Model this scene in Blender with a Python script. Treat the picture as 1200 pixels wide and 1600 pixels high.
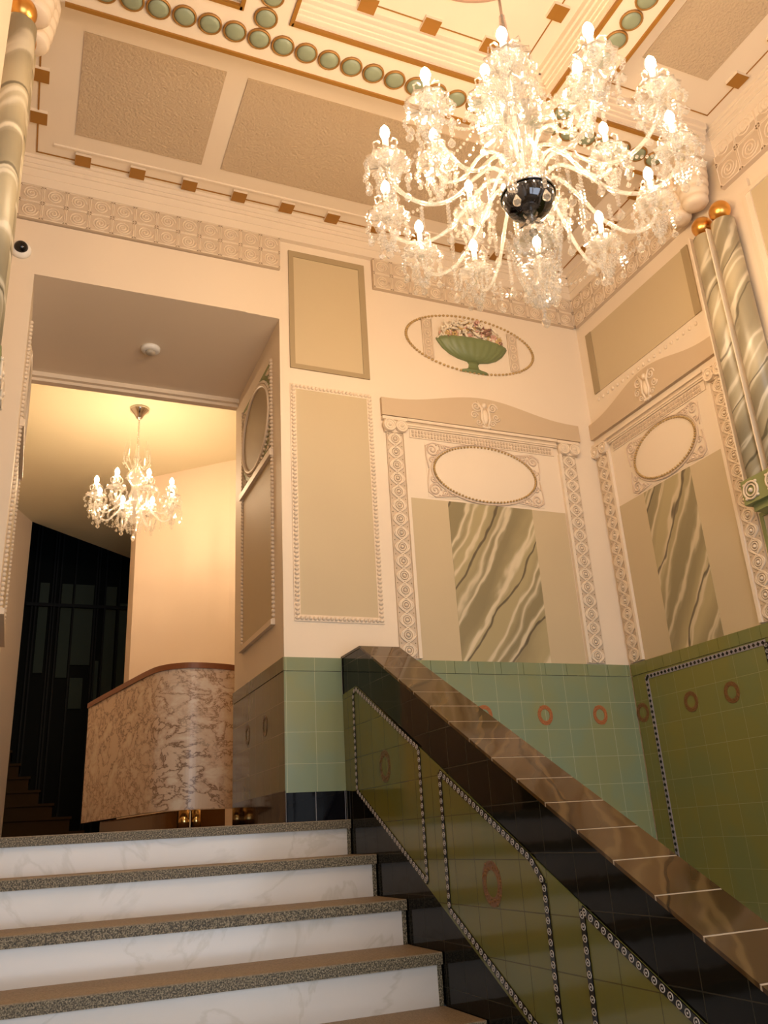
import bpy, bmesh, math, random
from mathutils import Vector, Matrix
random.seed(7)
PI = math.pi
scn = bpy.context.scene
for o in list(bpy.data.objects): bpy.data.objects.remove(o)
C = scn.collection

# ------------------------------------------------------------------ camera
cam_d = bpy.data.cameras.new('camera')
cam = bpy.data.objects.new('camera', cam_d); C.objects.link(cam)
Rx = Vector((0.92306, -0.38051, -0.05634)); Dn = Vector((0.08744, 0.35019, -0.93259)); Fw = Vector((0.37459, 0.85591, 0.35652))
mw = Matrix((Rx, -Dn, -Fw)).transposed().to_4x4()
mw.translation = Vector((0, 0, 1.43))
cam.matrix_world = mw
cam_d.sensor_fit = 'VERTICAL'; cam_d.sensor_height = 24.0
cam_d.lens = 24.0 * 1316.84 / 1600.0
cam_d.clip_start = 0.02; cam_d.clip_end = 100
scn.camera = cam

# ------------------------------------------------------------------ view, world, lights
scn.view_settings.view_transform = 'Standard'
scn.view_settings.look = 'None'
scn.view_settings.gamma = 1.0
scn.view_settings.use_curve_mapping = False
scn.view_settings.exposure = 0.0
BULB = 410.0        # emission of the big chandelier's bulbs
BULB_S = 470.0      # emission of the small chandelier's bulbs
WARM = (1.0, 0.70, 0.42)
w = bpy.data.worlds.new('world'); scn.world = w; w.use_nodes = True
w.node_tree.nodes['Background'].inputs[0].default_value = (0.75, 0.85, 1.0, 1)
w.node_tree.nodes['Background'].inputs[1].default_value = 0.35

def area(name, loc, rot, sx, sy, power, col):
    d = bpy.data.lights.new(name, 'AREA'); d.shape = 'RECTANGLE'; d.size = sx; d.size_y = sy
    d.energy = power; d.color = col
    o = bpy.data.objects.new(name, d); C.objects.link(o); o.location = loc; o.rotation_euler = rot
    return o
# daylight through the glazed entrance doors behind the camera
area('entrance_daylight', (1.2, -1.75, 1.65), (math.radians(90), 0, 0), 3.0, 2.9, 95.0, (0.86, 0.93, 1.0))

# ------------------------------------------------------------------ helpers
def tag(o, label=None, cat=None, group=None, kind=None):
    if label: o['label'] = label
    if cat: o['category'] = cat
    if group: o['group'] = group
    if kind: o['kind'] = kind
    return o

def empty(name, loc, label, cat, group=None):
    o = bpy.data.objects.new(name, None); C.objects.link(o); o.location = loc
    o.empty_display_size = 0.05
    return tag(o, label, cat, group)

class F:   # a flat frame: u along, v up, n out of the surface
    def __init__(s, o, U, V, N): s.o = Vector(o); s.U = Vector(U); s.V = Vector(V); s.N = Vector(N)
    def p(s, u, v, n=0.0): return s.o + s.U*u + s.V*v + s.N*n
BK = F((0, 4.099, 0), (1, 0, 0), (0, 0, 1), (0, -1, 0))
RT = F((3.345, 0, 0), (0, -1, 0), (0, 0, 1), (-1, 0, 0))
LF = F((-0.329, 0, 0), (0, 1, 0), (0, 0, 1), (1, 0, 0))
JR = F((1.194, 0, 0), (0, -1, 0), (0, 0, 1), (-1, 0, 0))
JL = F((-0.147, 0, 0), (0, 1, 0), (0, 0, 1), (1, 0, 0))
PF = F((1.502, 0, 0), (0, -1, 0), (0, 0, 1), (-1, 0, 0))
CL = F((0, 0, 5.05), (1, 0, 0), (0, -1, 0), (0, 0, -1))
W0 = F((0, 0, 0), (1, 0, 0), (0, 0, 1), (0, -1, 0))

class MB:
    def __init__(s): s.v = []; s.f = []; s.sm = []
    def add(s, vs, fs, smooth=False):
        b = len(s.v); s.v += [tuple(x) for x in vs]
        s.f += [tuple(b+i for i in f) for f in fs]; s.sm += [smooth]*len(fs)
        return s
    def box(s, x0, x1, y0, y1, z0, z1):
        vs = [(x, y, z) for z in (z0, z1) for y in (y0, y1) for x in (x0, x1)]
        return s.add(vs, [(0,1,3,2),(4,6,7,5),(0,4,5,1),(2,3,7,6),(0,2,6,4),(1,5,7,3)])
    def fbox(s, fr, u0, u1, v0, v1, n0, n1):
        vs = [fr.p(u, v, n) for n in (n0, n1) for v in (v0, v1) for u in (u0, u1)]
        return s.add(vs, [(0,1,3,2),(4,6,7,5),(0,4,5,1),(2,3,7,6),(0,2,6,4),(1,5,7,3)])
    def prism(s, fr, pts, n0, n1):
        k = len(pts)
        vs = [fr.p(u, v, n0) for u, v in pts] + [fr.p(u, v, n1) for u, v in pts]
        fs = [tuple(range(k))[::-1], tuple(range(k, 2*k))] + [(i, (i+1) % k, k+(i+1) % k, k+i) for i in range(k)]
        return s.add(vs, fs)
    def ringprism(s, fr, outer, inner, n0, n1):
        k = len(outer); vs = []
        for n in (n0, n1):
            vs += [fr.p(u, v, n) for u, v in outer] + [fr.p(u, v, n) for u, v in inner]
        fs = []
        for i in range(k):
            j = (i+1) % k
            fs += [(i, j, k+j, k+i), (2*k+i, 3*k+i, 3*k+j, 2*k+j), (i, 2*k+i, 2*k+j, j), (k+i, k+j, 3*k+j, 3*k+i)]
        return s.add(vs, fs)
    def tube(s, path, r, seg=6, closed=False, caps=True):
        P = [Vector(p) for p in path]; n = len(P)
        rr = r if isinstance(r, (list, tuple)) else [r]*n
        up = None; vs = []
        for i in range(n):
            a = P[(i-1) % n] if (closed or i > 0) else P[i]
            b = P[(i+1) % n] if (closed or i < n-1) else P[i]
            t = (b-a)
            if t.length < 1e-9: t = Vector((0, 0, 1))
            t.normalize()
            if up is None:
                up = Vector((0, 0, 1)) if abs(t.z) < 0.9 else Vector((1, 0, 0))
            e1 = up - t*up.dot(t)
            if e1.length < 1e-6: e1 = t.orthogonal()
            e1.normalize(); up = e1; e2 = t.cross(e1)
            for k in range(seg):
                a_ = 2*PI*k/seg
                vs.append(P[i] + (e1*math.cos(a_) + e2*math.sin(a_))*rr[i])
        fs = []
        m = n if closed else n-1
        for i in range(m):
            j = (i+1) % n
            for k in range(seg):
                l = (k+1) % seg
                fs.append((i*seg+k, i*seg+l, j*seg+l, j*seg+k))
        if not closed and caps:
            fs.append(tuple(range(seg))[::-1]); fs.append(tuple((n-1)*seg+k for k in range(seg)))
        return s.add(vs, fs, True)
    def sphere(s, c, r, seg=8, rings=5, smooth=True, sc=(1, 1, 1), fr=None):
        c = Vector(c); vs = []
        def q(x, y, z):
            if fr: return c + fr.U*x*sc[0] + fr.V*y*sc[1] + fr.N*z*sc[2]
            return c + Vector((x*sc[0], y*sc[1], z*sc[2]))
        vs.append(q(0, 0, r))
        for i in range(1, rings):
            a = PI*i/rings
            for k in range(seg):
                b = 2*PI*k/seg
                vs.append(q(r*math.sin(a)*math.cos(b), r*math.sin(a)*math.sin(b), r*math.cos(a)))
        vs.append(q(0, 0, -r)); fs = []
        for k in range(seg):
            fs.append((0, 1+k, 1+(k+1) % seg))
            fs.append((len(vs)-1, 1+(rings-2)*seg+(k+1) % seg, 1+(rings-2)*seg+k))
        for i in range(rings-2):
            for k in range(seg):
                l = (k+1) % seg
                fs.append((1+i*seg+k, 1+(i+1)*seg+k, 1+(i+1)*seg+l, 1+i*seg+l))
        return s.add(vs, fs, smooth)
    def lathe(s, c, prof, seg=16, smooth=True, fr=None, flute=0.0, nfl=0):
        # prof: (r, h) along z (or along the frame's normal)
        c = Vector(c); vs = []
        for r, h in prof:
            for k in range(seg):
                a = 2*PI*k/seg
                q = r*(1+flute*math.cos(nfl*a)) if nfl else r
                if fr: vs.append(c + fr.U*q*math.cos(a) + fr.V*q*math.sin(a) + fr.N*h)
                else: vs.append(c + Vector((q*math.cos(a), q*math.sin(a), h)))
        n = len(prof); fs = []
        for i in range(n-1):
            for k in range(seg):
                l = (k+1) % seg
                fs.append((i*seg+k, i*seg+l, (i+1)*seg+l, (i+1)*seg+k))
        fs.append(tuple(range(seg))[::-1]); fs.append(tuple((n-1)*seg+k for k in range(seg)))
        return s.add(vs, fs, smooth)
    def ring(s, fr, u, v, n, ru, rv, r, k=24, seg=6):
        return s.tube([fr.p(u+ru*math.cos(2*PI*i/k), v+rv*math.sin(2*PI*i/k), n) for i in range(k)], r, seg, closed=True)
    def build(s, name, mat, parent=None, weld=False):
        me = bpy.data.meshes.new(name)
        org = Vector((0, 0, 0))
        if parent is not None:
            par = parent
            while par is not None: org += Vector(par.location); par = par.parent
        me.from_pydata([(x-org.x, y-org.y, z-org.z) for x, y, z in s.v], [], s.f)
        me.polygons.foreach_set('use_smooth', s.sm)
        bm = bmesh.new(); bm.from_mesh(me); bmesh.ops.recalc_face_normals(bm, faces=bm.faces); bm.to_mesh(me); bm.free()
        me.materials.append(mat); me.update()
        o = bpy.data.objects.new(name, me); C.objects.link(o)
        if parent is not None: o.parent = parent
        return o

def stuff(o): o['kind'] = 'stuff'; return o
def thing(mb, name, mat, label, cat, group=None):
    # a one-mesh thing
    return tag(mb.build(name, mat), label, cat, group)
def struct(mb, name, mat):
    return tag(mb.build(name, mat), kind='structure')

# ------------------------------------------------------------------ materials
def mat(name, col, rough=0.6, metal=0.0, spec=None, **kw):
    m = bpy.data.materials.new(name); m.use_nodes = True
    b = m.node_tree.nodes['Principled BSDF']
    b.inputs['Base Color'].default_value = (*col, 1); b.inputs['Roughness'].default_value = rough
    b.inputs['Metallic'].default_value = metal
    if spec is not None: b.inputs['Specular IOR Level'].default_value = spec
    for k, v in kw.items(): b.inputs[k].default_value = v
    return m
def nd(m, t, **kw):
    n = m.node_tree.nodes.new(t)
    for k, v in kw.items(): setattr(n, k, v)
    return n
def lk(m, a, b): m.node_tree.links.new(a, b)
def bsdf(m): return m.node_tree.nodes['Principled BSDF']
def coord(m, rot=(0, 0, 0), scale=(1, 1, 1), loc=(0, 0, 0)):
    g = nd(m, 'ShaderNodeNewGeometry'); mp = nd(m, 'ShaderNodeMapping')
    mp.inputs['Rotation'].default_value = rot; mp.inputs['Scale'].default_value = scale; mp.inputs['Location'].default_value = loc
    lk(m, g.outputs['Position'], mp.inputs['Vector']); return mp.outputs['Vector']
def noise(m, vec, scale, detail=3, rough=0.5, dist=0.0):
    n = nd(m, 'ShaderNodeTexNoise'); n.inputs['Scale'].default_value = scale; n.inputs['Detail'].default_value = detail
    n.inputs['Roughness'].default_value = rough; n.inputs['Distortion'].default_value = dist
    lk(m, vec, n.inputs['Vector']); return n.outputs['Fac']
def ramp(m, fac, stops):
    r = nd(m, 'ShaderNodeValToRGB'); e = r.color_ramp.elements
    e[0].position = stops[0][0]; e[0].color = (*stops[0][1], 1)
    e[1].position = stops[-1][0]; e[1].color = (*stops[-1][1], 1)
    for p, c in stops[1:-1]:
        q = e.new(p); q.color = (*c, 1)
    lk(m, fac, r.inputs['Fac']); return r.outputs['Color']
def bump(m, h, strength=0.2, dist=0.01):
    b = nd(m, 'ShaderNodeBump'); b.inputs['Strength'].default_value = strength; b.inputs['Distance'].default_value = dist
    lk(m, h, b.inputs['Height']); lk(m, b.outputs['Normal'], bsdf(m).inputs['Normal'])
def mixc(m, fac, a, b):
    x = nd(m, 'ShaderNodeMix', data_type='RGBA')
    if hasattr(fac, 'links') or not isinstance(fac, float): lk(m, fac, x.inputs[0])
    else: x.inputs[0].default_value = fac
    for i, c in ((6, a), (7, b)):
        if isinstance(c, tuple): x.inputs[i].default_value = (*c, 1)
        else: lk(m, c, x.inputs[i])
    return x.outputs[2]

def paint(name, col, rough=0.55, bs=0.05, sc=60):
    m = mat(name, col, rough)
    v = coord(m); n = noise(m, v, 2.2, 3)
    d = tuple(c*0.94 for c in col)
    lk(m, mixc(m, n, col, d), bsdf(m).inputs['Base Color'])
    bump(m, noise(m, v, sc, 3), bs, 0.004)
    return m
CREAM = paint('cream_paint', (0.81, 0.685, 0.535))
CREAM_R = paint('cream_relief', (0.80, 0.66, 0.50), 0.45, 0.08, 120)
CEIL = paint('ceiling_cream', (0.81, 0.69, 0.545))
FRZ = paint('frieze_buff', (0.61, 0.48, 0.35), 0.5, 0.15, 150)
SAGE = paint('sage_paint', (0.57, 0.46, 0.29))
SAGE_D = paint('dark_sage_paint', (0.38, 0.29, 0.165))
GREIGE = paint('greige_paint', (0.59, 0.455, 0.305))
HOLE = paint('pierced_shadow_brown', (0.20, 0.13, 0.07))
BLUSH = paint('blush_relief', (0.72, 0.565, 0.43), 0.5)
OLIVE = paint('olive_paint', (0.25, 0.27, 0.10))
STIP = paint('stippled_render', (0.56, 0.43, 0.29), 0.7, 0.8, 75)
for n_ in STIP.node_tree.nodes:
    if n_.type == 'BUMP': n_.inputs['Distance'].default_value = 0.011
WHITE = mat('white_plastic', (0.8, 0.78, 0.74), 0.4)
BLACKG = mat('black_dome', (0.004, 0.004, 0.006), 0.05)
GOLD = mat('gilded_ball', (0.80, 0.42, 0.11), 0.28, 1.0)
GILT = mat('gilt_paint', (0.34, 0.155, 0.022), 0.5, 0.2)
BEADG = mat('bronze_bead', (0.50, 0.34, 0.14), 0.4, 0.3)
GREEN = mat('green_roundel', (0.25, 0.285, 0.19), 0.45)
RIM = mat('roundel_rim', (0.34, 0.17, 0.04), 0.4, 0.3)
URN = mat('urn_green', (0.17, 0.205, 0.085), 0.45)
FLOW = [mat('petal_cream', (0.75, 0.65, 0.5), 0.6), mat('petal_pink', (0.62, 0.36, 0.28), 0.6), mat('petal_ochre', (0.55, 0.38, 0.16), 0.6), mat('petal_brown', (0.24, 0.12, 0.08), 0.6)]
CHROME = mat('chrome', (0.55, 0.52, 0.48), 0.08, 1.0)
DCHROME = mat('dark_chrome', (0.10, 0.10, 0.11), 0.05, 1.0)
BRASS = mat('brass', (0.75, 0.5, 0.2), 0.15, 1.0)
WOOD = mat('desk_wood', (0.25, 0.085, 0.03), 0.35)
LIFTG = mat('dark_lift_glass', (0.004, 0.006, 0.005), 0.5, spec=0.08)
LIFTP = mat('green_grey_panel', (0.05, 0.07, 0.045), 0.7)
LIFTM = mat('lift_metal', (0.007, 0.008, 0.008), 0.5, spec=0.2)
DARKW = mat('unlit_hall_dark', (0.006, 0.004, 0.003), 0.9, spec=0.0)  # near-black colour stands in for the hall being unlit
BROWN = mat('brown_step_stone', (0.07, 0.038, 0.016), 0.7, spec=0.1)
CANDLE = mat('candle_sleeve', (0.9, 0.86, 0.76), 0.4)
LOBBY = paint('lobby_paint', (0.84, 0.69, 0.55), 0.6, 0.02)
LOBBYC = paint('lobby_ceiling_paint', (0.84, 0.76, 0.54), 0.6, 0.02)

def bulb_mat(name, s):
    m = mat(name, (1, 1, 1)); b = bsdf(m)
    b.inputs['Emission Color'].default_value = (*WARM, 1); b.inputs['Emission Strength'].default_value = s
    return m
BULBM = bulb_mat('lit_bulb', BULB); BULBS = bulb_mat('lit_bulb_small', BULB_S)
bsdf(BULBS).inputs['Emission Color'].default_value = (1.0, 0.71, 0.43, 1)

def crystal(name, tr=0.80, dif=0.055, col=(0.97, 0.98, 0.99)):
    m = bpy.data.materials.new(name); m.use_nodes = True; nt = m.node_tree
    for n in list(nt.nodes): nt.nodes.remove(n)
    out = nt.nodes.new('ShaderNodeOutputMaterial')
    t = nt.nodes.new('ShaderNodeBsdfTransparent'); t.inputs[0].default_value = (*col, 1)
    g = nt.nodes.new('ShaderNodeBsdfGlossy'); g.inputs['Roughness'].default_value = 0.07; g.inputs['Color'].default_value = (1.0, 0.98, 0.95, 1)
    d = nt.nodes.new('ShaderNodeBsdfTranslucent'); d.inputs[0].default_value = (*col, 1)
    lw = nt.nodes.new('ShaderNodeLayerWeight'); lw.inputs[0].default_value = 0.42
    m1 = nt.nodes.new('ShaderNodeMixShader'); m2 = nt.nodes.new('ShaderNodeMixShader')
    m1.inputs[0].default_value = dif/(dif+tr)
    nt.links.new(t.outputs[0], m1.inputs[1]); nt.links.new(d.outputs[0], m1.inputs[2])
    nt.links.new(lw.outputs['Facing'], m2.inputs[0])
    nt.links.new(m1.outputs[0], m2.inputs[1]); nt.links.new(g.outputs[0], m2.inputs[2])
    nt.links.new(m2.outputs[0], out.inputs[0])
    return m
CRY = crystal('cut_crystal'); CRYT = crystal('glass_arm', 0.60, 0.14)

# granite, marbles
GRAN = mat('granite', (0.1, 0.08, 0.05), 0.55)
v = coord(GRAN); n1 = noise(GRAN, v, 190, 2, 0.6)
lk(GRAN, ramp(GRAN, n1, [(0.36, (0.020, 0.016, 0.008)), (0.5, (0.12, 0.095, 0.05)), (0.64, (0.34, 0.28, 0.18))]), bsdf(GRAN).inputs['Base Color'])
GRANT = mat('granite_tread_top', (0.3, 0.2, 0.1), 0.6)
v = coord(GRANT); n1 = noise(GRANT, v, 170, 2, 0.6)
lk(GRANT, ramp(GRANT, n1, [(0.3, (0.17, 0.115, 0.06)), (0.7, (0.34, 0.25, 0.15))]), bsdf(GRANT).inputs['Base Color'])
WMAR = mat('white_marble', (0.8, 0.76, 0.7), 0.16)
v = coord(WMAR, (0, 0.5, 0.2)); n1 = noise(WMAR, v, 1.6, 6, 0.55, 1.2)
lk(WMAR, ramp(WMAR, n1, [(0.3, (0.70, 0.665, 0.625)), (0.485, (0.69, 0.655, 0.615)), (0.505, (0.61, 0.575, 0.52)), (0.53, (0.69, 0.655, 0.61)), (0.8, (0.65, 0.615, 0.565))]), bsdf(WMAR).inputs['Base Color'])
DMAR = mat('pink_marble', (0.8, 0.6, 0.5), 0.28)
v = coord(DMAR, (0.2, 0.4, 0.3), (1, 1, 1.7)); n1 = noise(DMAR, v, 4.6, 7, 0.62, 0.35); n2 = noise(DMAR, v, 1.8, 3); n3 = noise(DMAR, v, 7.0, 7, 0.66, 0.3)
c1 = ramp(DMAR, n1, [(0.38, (0.80, 0.66, 0.52)), (0.465, (0.78, 0.62, 0.47)), (0.492, (0.20, 0.10, 0.045)), (0.515, (0.70, 0.53, 0.39)), (0.62, (0.86, 0.76, 0.62))])
c2 = ramp(DMAR, n3, [(0.40, (0.84, 0.73, 0.60)), (0.47, (0.68, 0.50, 0.36)), (0.495, (0.26, 0.14, 0.065)), (0.52, (0.72, 0.56, 0.42)), (0.7, (0.85, 0.74, 0.60))])
lk(DMAR, mixc(DMAR, ramp(DMAR, n2, [(0.44, (0.0, 0.0, 0.0)), (0.56, (1.0, 1.0, 1.0))]), c1, c2), bsdf(DMAR).inputs['Base Color'])

def vein_marble(name, rot, base, dark, light, sc=3.2, dist=5.0, gloss=0.4, warp=0.35):
    m = mat(name, base, gloss)
    v = coord(m, rot)
    # bend the bands with a slow noise, so that the veins wander
    nz = nd(m, 'ShaderNodeTexNoise'); nz.inputs['Scale'].default_value = 1.7; nz.inputs['Detail'].default_value = 4.0; nz.inputs['Roughness'].default_value = 0.55
    mp = nd(m, 'ShaderNodeMapping'); mp.inputs['Scale'].default_value = (1.6, 0.55, 0.55); lk(m, v, mp.inputs['Vector']); lk(m, mp.outputs[0], nz.inputs['Vector'])
    ad = nd(m, 'ShaderNodeVectorMath', operation='MULTIPLY_ADD'); ad.inputs[1].default_value = (warp, warp, warp)
    lk(m, nz.outputs['Color'], ad.inputs[0]); lk(m, v, ad.inputs[2]); v = ad.outputs[0]
    def wave(scale, d, ph):
        wv = nd(m, 'ShaderNodeTexWave', wave_type='BANDS', bands_direction='X', wave_profile='SIN')
        wv.inputs['Scale'].default_value = scale; wv.inputs['Distortion'].default_value = d; wv.inputs['Detail'].default_value = 2.5
        wv.inputs['Detail Scale'].default_value = 0.9; wv.inputs['Detail Roughness'].default_value = 0.5; wv.inputs['Phase Offset'].default_value = ph
        lk(m, v, wv.inputs['Vector']); return wv.outputs['Fac']
    c = ramp(m, wave(sc*0.45, dist*0.5, 1.0), [(0.1, tuple(x*0.78 for x in base)), (0.5, base), (0.9, tuple(min(1, x*1.22) for x in base))])
    l1 = ramp(m, wave(sc*1.1, dist*0.6, 0.0), [(0.80, (0, 0, 0)), (0.93, (0.22, 0.22, 0.22)), (0.975, (0.75, 0.75, 0.75)), (1.0, (0.9, 0.9, 0.9))])
    c = mixc(m, l1, c, light)
    l2 = ramp(m, wave(sc*0.8, dist*1.0, 2.4), [(0.88, (0, 0, 0)), (0.96, (0.2, 0.2, 0.2)), (0.99, (0.6, 0.6, 0.6)), (1.0, (0.8, 0.8, 0.8))])
    c = mixc(m, l2, c, light)
    l3 = ramp(m, wave(sc*0.55, dist*1.1, 4.1), [(0.992, (0, 0, 0)), (0.998, (0.85, 0.85, 0.85))])
    c = mixc(m, l3, c, dark)
    lk(m, c, bsdf(m).inputs['Base Color'])
    return m
VM_B = vein_marble('veined_panel', (0, math.radians(-33), 0), (0.34, 0.28, 0.15), (0.07, 0.05, 0.03), (0.68, 0.58, 0.40), 2.0, 3.5)
VM_R = vein_marble('veined_panel_side', (math.radians(-30), 0, math.radians(90)), (0.34, 0.28, 0.15), (0.07, 0.05, 0.03), (0.62, 0.52, 0.35), 2.0, 3.0)
VM_C = vein_marble('veined_column', (0, math.radians(135), math.radians(-38)), (0.40, 0.34, 0.22), (0.12, 0.10, 0.06), (0.72, 0.65, 0.50), 2.6, 4.0, 0.35, 0.30)
CAPM = vein_marble('parapet_cap_tile', (0.2, 0.3, 0.8), (0.070, 0.040, 0.015), (0.02, 0.011, 0.004), (0.12, 0.075, 0.03), 2.6, 5.0, 0.07)
bsdf(CAPM).inputs['Specular IOR Level'].default_value = 0.24

def tiles(name, axis, cols, joint, size=0.15, off=(0, 0), rough=0.18, mort=0.0035, blend=None):
    m = mat(name, cols[0], rough)
    g = nd(m, 'ShaderNodeNewGeometry'); sp = nd(m, 'ShaderNodeSeparateXYZ'); lk(m, g.outputs['Position'], sp.inputs[0])
    cb = nd(m, 'ShaderNodeCombineXYZ')
    for k, (src, of) in enumerate(((axis, off[0]), ('Z', off[1]))):
        a = nd(m, 'ShaderNodeMath', operation='ADD'); a.inputs[1].default_value = of
        lk(m, sp.outputs[src], a.inputs[0]); lk(m, a.outputs[0], cb.inputs[k])
    br = nd(m, 'ShaderNodeTexBrick'); br.offset = 0.0; br.squash = 1.0
    br.inputs['Scale'].default_value = 1.0; br.inputs['Brick Width'].default_value = size; br.inputs['Row Height'].default_value = size
    br.inputs['Mortar Size'].default_value = mort/2; br.inputs['Mortar Smooth'].default_value = 0.3
    br.inputs['Color1'].default_value = (*cols[0], 1); br.inputs['Color2'].default_value = (*cols[1], 1); br.inputs['Mortar'].default_value = (*joint, 1)
    lk(m, cb.outputs[0], br.inputs['Vector'])
    n = noise(m, g.outputs['Position'], 3.5, 3)
    mx = mixc(m, ramp(m, n, [(0.42, (0, 0, 0)), (0.62, (0.75, 0.75, 0.75))]), br.outputs['Color'], cols[2])
    fin = mixc(m, br.outputs['Fac'], mx, joint)
    lk(m, fin, bsdf(m).inputs['Base Color'])
    inv = nd(m, 'ShaderNodeMath', operation='MULTIPLY_ADD'); inv.inputs[1].default_value = -1.0; inv.inputs[2].default_value = 1.0
    lk(m, br.outputs['Fac'], inv.inputs[0])
    ad = nd(m, 'ShaderNodeMath', operation='MULTIPLY_ADD'); ad.inputs[1].default_value = 0.35
    lk(m, noise(m, g.outputs['Position'], 9.0, 2), ad.inputs[0]); lk(m, inv.outputs[0], ad.inputs[2])
    bump(m, ad.outputs[0], 0.35, 0.004)
    return m
TG = ((0.25, 0.265, 0.125), (0.225, 0.26, 0.14), (0.20, 0.265, 0.175))  # cool daylight on the rear wall is put into these bluer greens
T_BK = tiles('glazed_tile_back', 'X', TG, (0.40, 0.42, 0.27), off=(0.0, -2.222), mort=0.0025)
TR = ((0.205, 0.19, 0.045), (0.19, 0.185, 0.05), (0.165, 0.185, 0.065))  # weaker grazing light on this wall is put into the darker olive
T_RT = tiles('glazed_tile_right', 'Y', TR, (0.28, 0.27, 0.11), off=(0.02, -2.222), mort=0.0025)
T_JB = tiles('glazed_tile_reveal', 'Y', ((0.17, 0.15, 0.06), (0.16, 0.14, 0.06), (0.15, 0.15, 0.07)), (0.24, 0.2, 0.1), off=(0.0, -2.222))  # dimness of the reveal is put into these browner tile colours
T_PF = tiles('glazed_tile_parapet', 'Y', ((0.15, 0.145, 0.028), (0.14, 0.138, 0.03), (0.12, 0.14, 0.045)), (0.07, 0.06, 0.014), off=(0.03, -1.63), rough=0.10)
BT_B = tiles('black_tile_back', 'X', ((0.004, 0.004, 0.006),)*3, (0.28, 0.28, 0.3), off=(0.01, -1.50), rough=0.06)
BT_J = tiles('black_tile_reveal', 'Y', ((0.010, 0.006, 0.004),)*3, (0.10, 0.08, 0.06), off=(0.0, -1.50), rough=0.06)
BT_P = tiles('black_tile_parapet', 'Y', ((0.0045, 0.004, 0.003),)*3, (0.03, 0.028, 0.02), off=(0.03, -0.9), rough=0.06)
bsdf(BT_P).inputs['Specular IOR Level'].default_value = 0.18
bsdf(BT_B).inputs['Specular IOR Level'].default_value = 0.22; bsdf(BT_J).inputs['Specular IOR Level'].default_value = 0.35
JOINT = mat('pale_joint', (0.42, 0.36, 0.28), 0.6)
BLK = mat('black_glaze', (0.004, 0.004, 0.005), 0.15)
RINGW = mat('white_glaze', (0.48, 0.44, 0.40), 0.3)
LILAC = mat('silver_lilac_glaze', (0.30, 0.27, 0.29), 0.35)
WREATH = mat('wreath_red_glaze', (0.36, 0.125, 0.04), 0.4)
WREATH_D = mat('wreath_brown_glaze', (0.17, 0.075, 0.018), 0.3)
WREATH_O = mat('wreath_olive_glaze', (0.12, 0.065, 0.015), 0.3)
WRB = mat('wreath_tile_ground', (0.27, 0.24, 0.12), 0.25)

# ------------------------------------------------------------------ structure
m = MB(); m.box(-1.35, 3.6, -1.6, 4.1, -0.2, 0.0); struct(m, 'floor', GRANT)
m = MB(); m.box(-3.6, 3.6, 4.12, 10.2, 1.30, 1.506); m.box(-0.33, 1.50, 4.06, 4.12, 1.30, 1.4625); struct(m, 'floor', BROWN)
# rear wall with the deep doorway
def wall(name, mt, *boxes):
    for b in boxes: struct(MB().box(*b), name, mt)
wall('wall_back', CREAM, (-1.6, -0.148, 4.1, 5.2, 0, 5.3), (1.195, 3.7, 4.1, 5.2, 0, 5.3), (-0.148, 1.195, 4.1, 5.2, 4.305, 5.3))
wall('wall_right', CREAM, (3.346, 3.7, -1.75, 4.1, 0, 5.3))
wall('wall_left', CREAM, (-0.75, -0.33, 0.95, 4.1, 0, 5.3), (-0.33, -0.252, 0.95, 2.40, 0, 5.05), (-1.6, -1.35, -1.75, 0.95, 0, 5.3), (-1.6, -0.75, 0.95, 1.15, 0, 5.3))
# entrance wall with an opening for the doors
wall('wall_front', CREAM, (-1.6, -0.4, -1.75, -1.6, 0, 5.3), (2.8, 3.346, -1.75, -1.6, 0, 5.3), (-0.4, 2.8, -1.75, -1.6, 3.15, 5.3))
m = MB(); m.box(-1.6, 3.7, -1.75, 4.1, 5.05, 5.3)
struct(m, 'ceiling', CEIL)
# lobby beyond the doorway (taller than the doorway)
FL = F((0,0,0),(1,0,0),(0,1,0),(0,0,1))
ZL = 5.055
struct(MB().prism(FL, [(-3.6, 5.2), (3.6, 5.2), (3.6, 11.4), (1.40, 11.4), (1.165, 11.15), (-0.094, 10.0), (-3.6, 10.0)], ZL, 5.3), 'ceiling', LOBBYC)
wall('wall_lobby', LOBBY, (-0.95, -0.75, 5.2, 8.5, 1.506, ZL))
struct(MB().prism(FL, [(-0.95, 8.5), (-0.75, 8.42), (-0.094, 10.0), (-0.30, 10.1)], 1.506, ZL), 'wall_lobby', LOBBY)
struct(MB().prism(FL, [(0.914, 8.461), (1.72, 7.735), (3.0, 6.85), (3.3, 7.2), (1.16, 9.2), (0.902, 8.79)], 1.506, ZL), 'wall_lobby', LOBBY)
wall('wall_lobby', LOBBY, (3.0, 3.3, 5.2, 6.9, 1.506, ZL))
# dark stair hall behind
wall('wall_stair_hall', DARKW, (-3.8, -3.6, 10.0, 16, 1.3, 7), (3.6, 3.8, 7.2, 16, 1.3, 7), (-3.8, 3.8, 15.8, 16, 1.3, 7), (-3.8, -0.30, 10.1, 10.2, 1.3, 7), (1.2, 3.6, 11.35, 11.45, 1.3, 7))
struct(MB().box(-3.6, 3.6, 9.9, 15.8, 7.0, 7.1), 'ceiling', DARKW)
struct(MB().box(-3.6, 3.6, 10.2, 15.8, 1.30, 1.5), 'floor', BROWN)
# lintel moulding at the far edge of the doorway
m = MB(); m.box(-0.148, 1.195, 5.12, 5.2, 4.275, 4.305); m.box(-0.148, 1.195, 5.15, 5.2, 4.255, 4.275)
struct(m, 'trim_lintel', CREAM)
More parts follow.
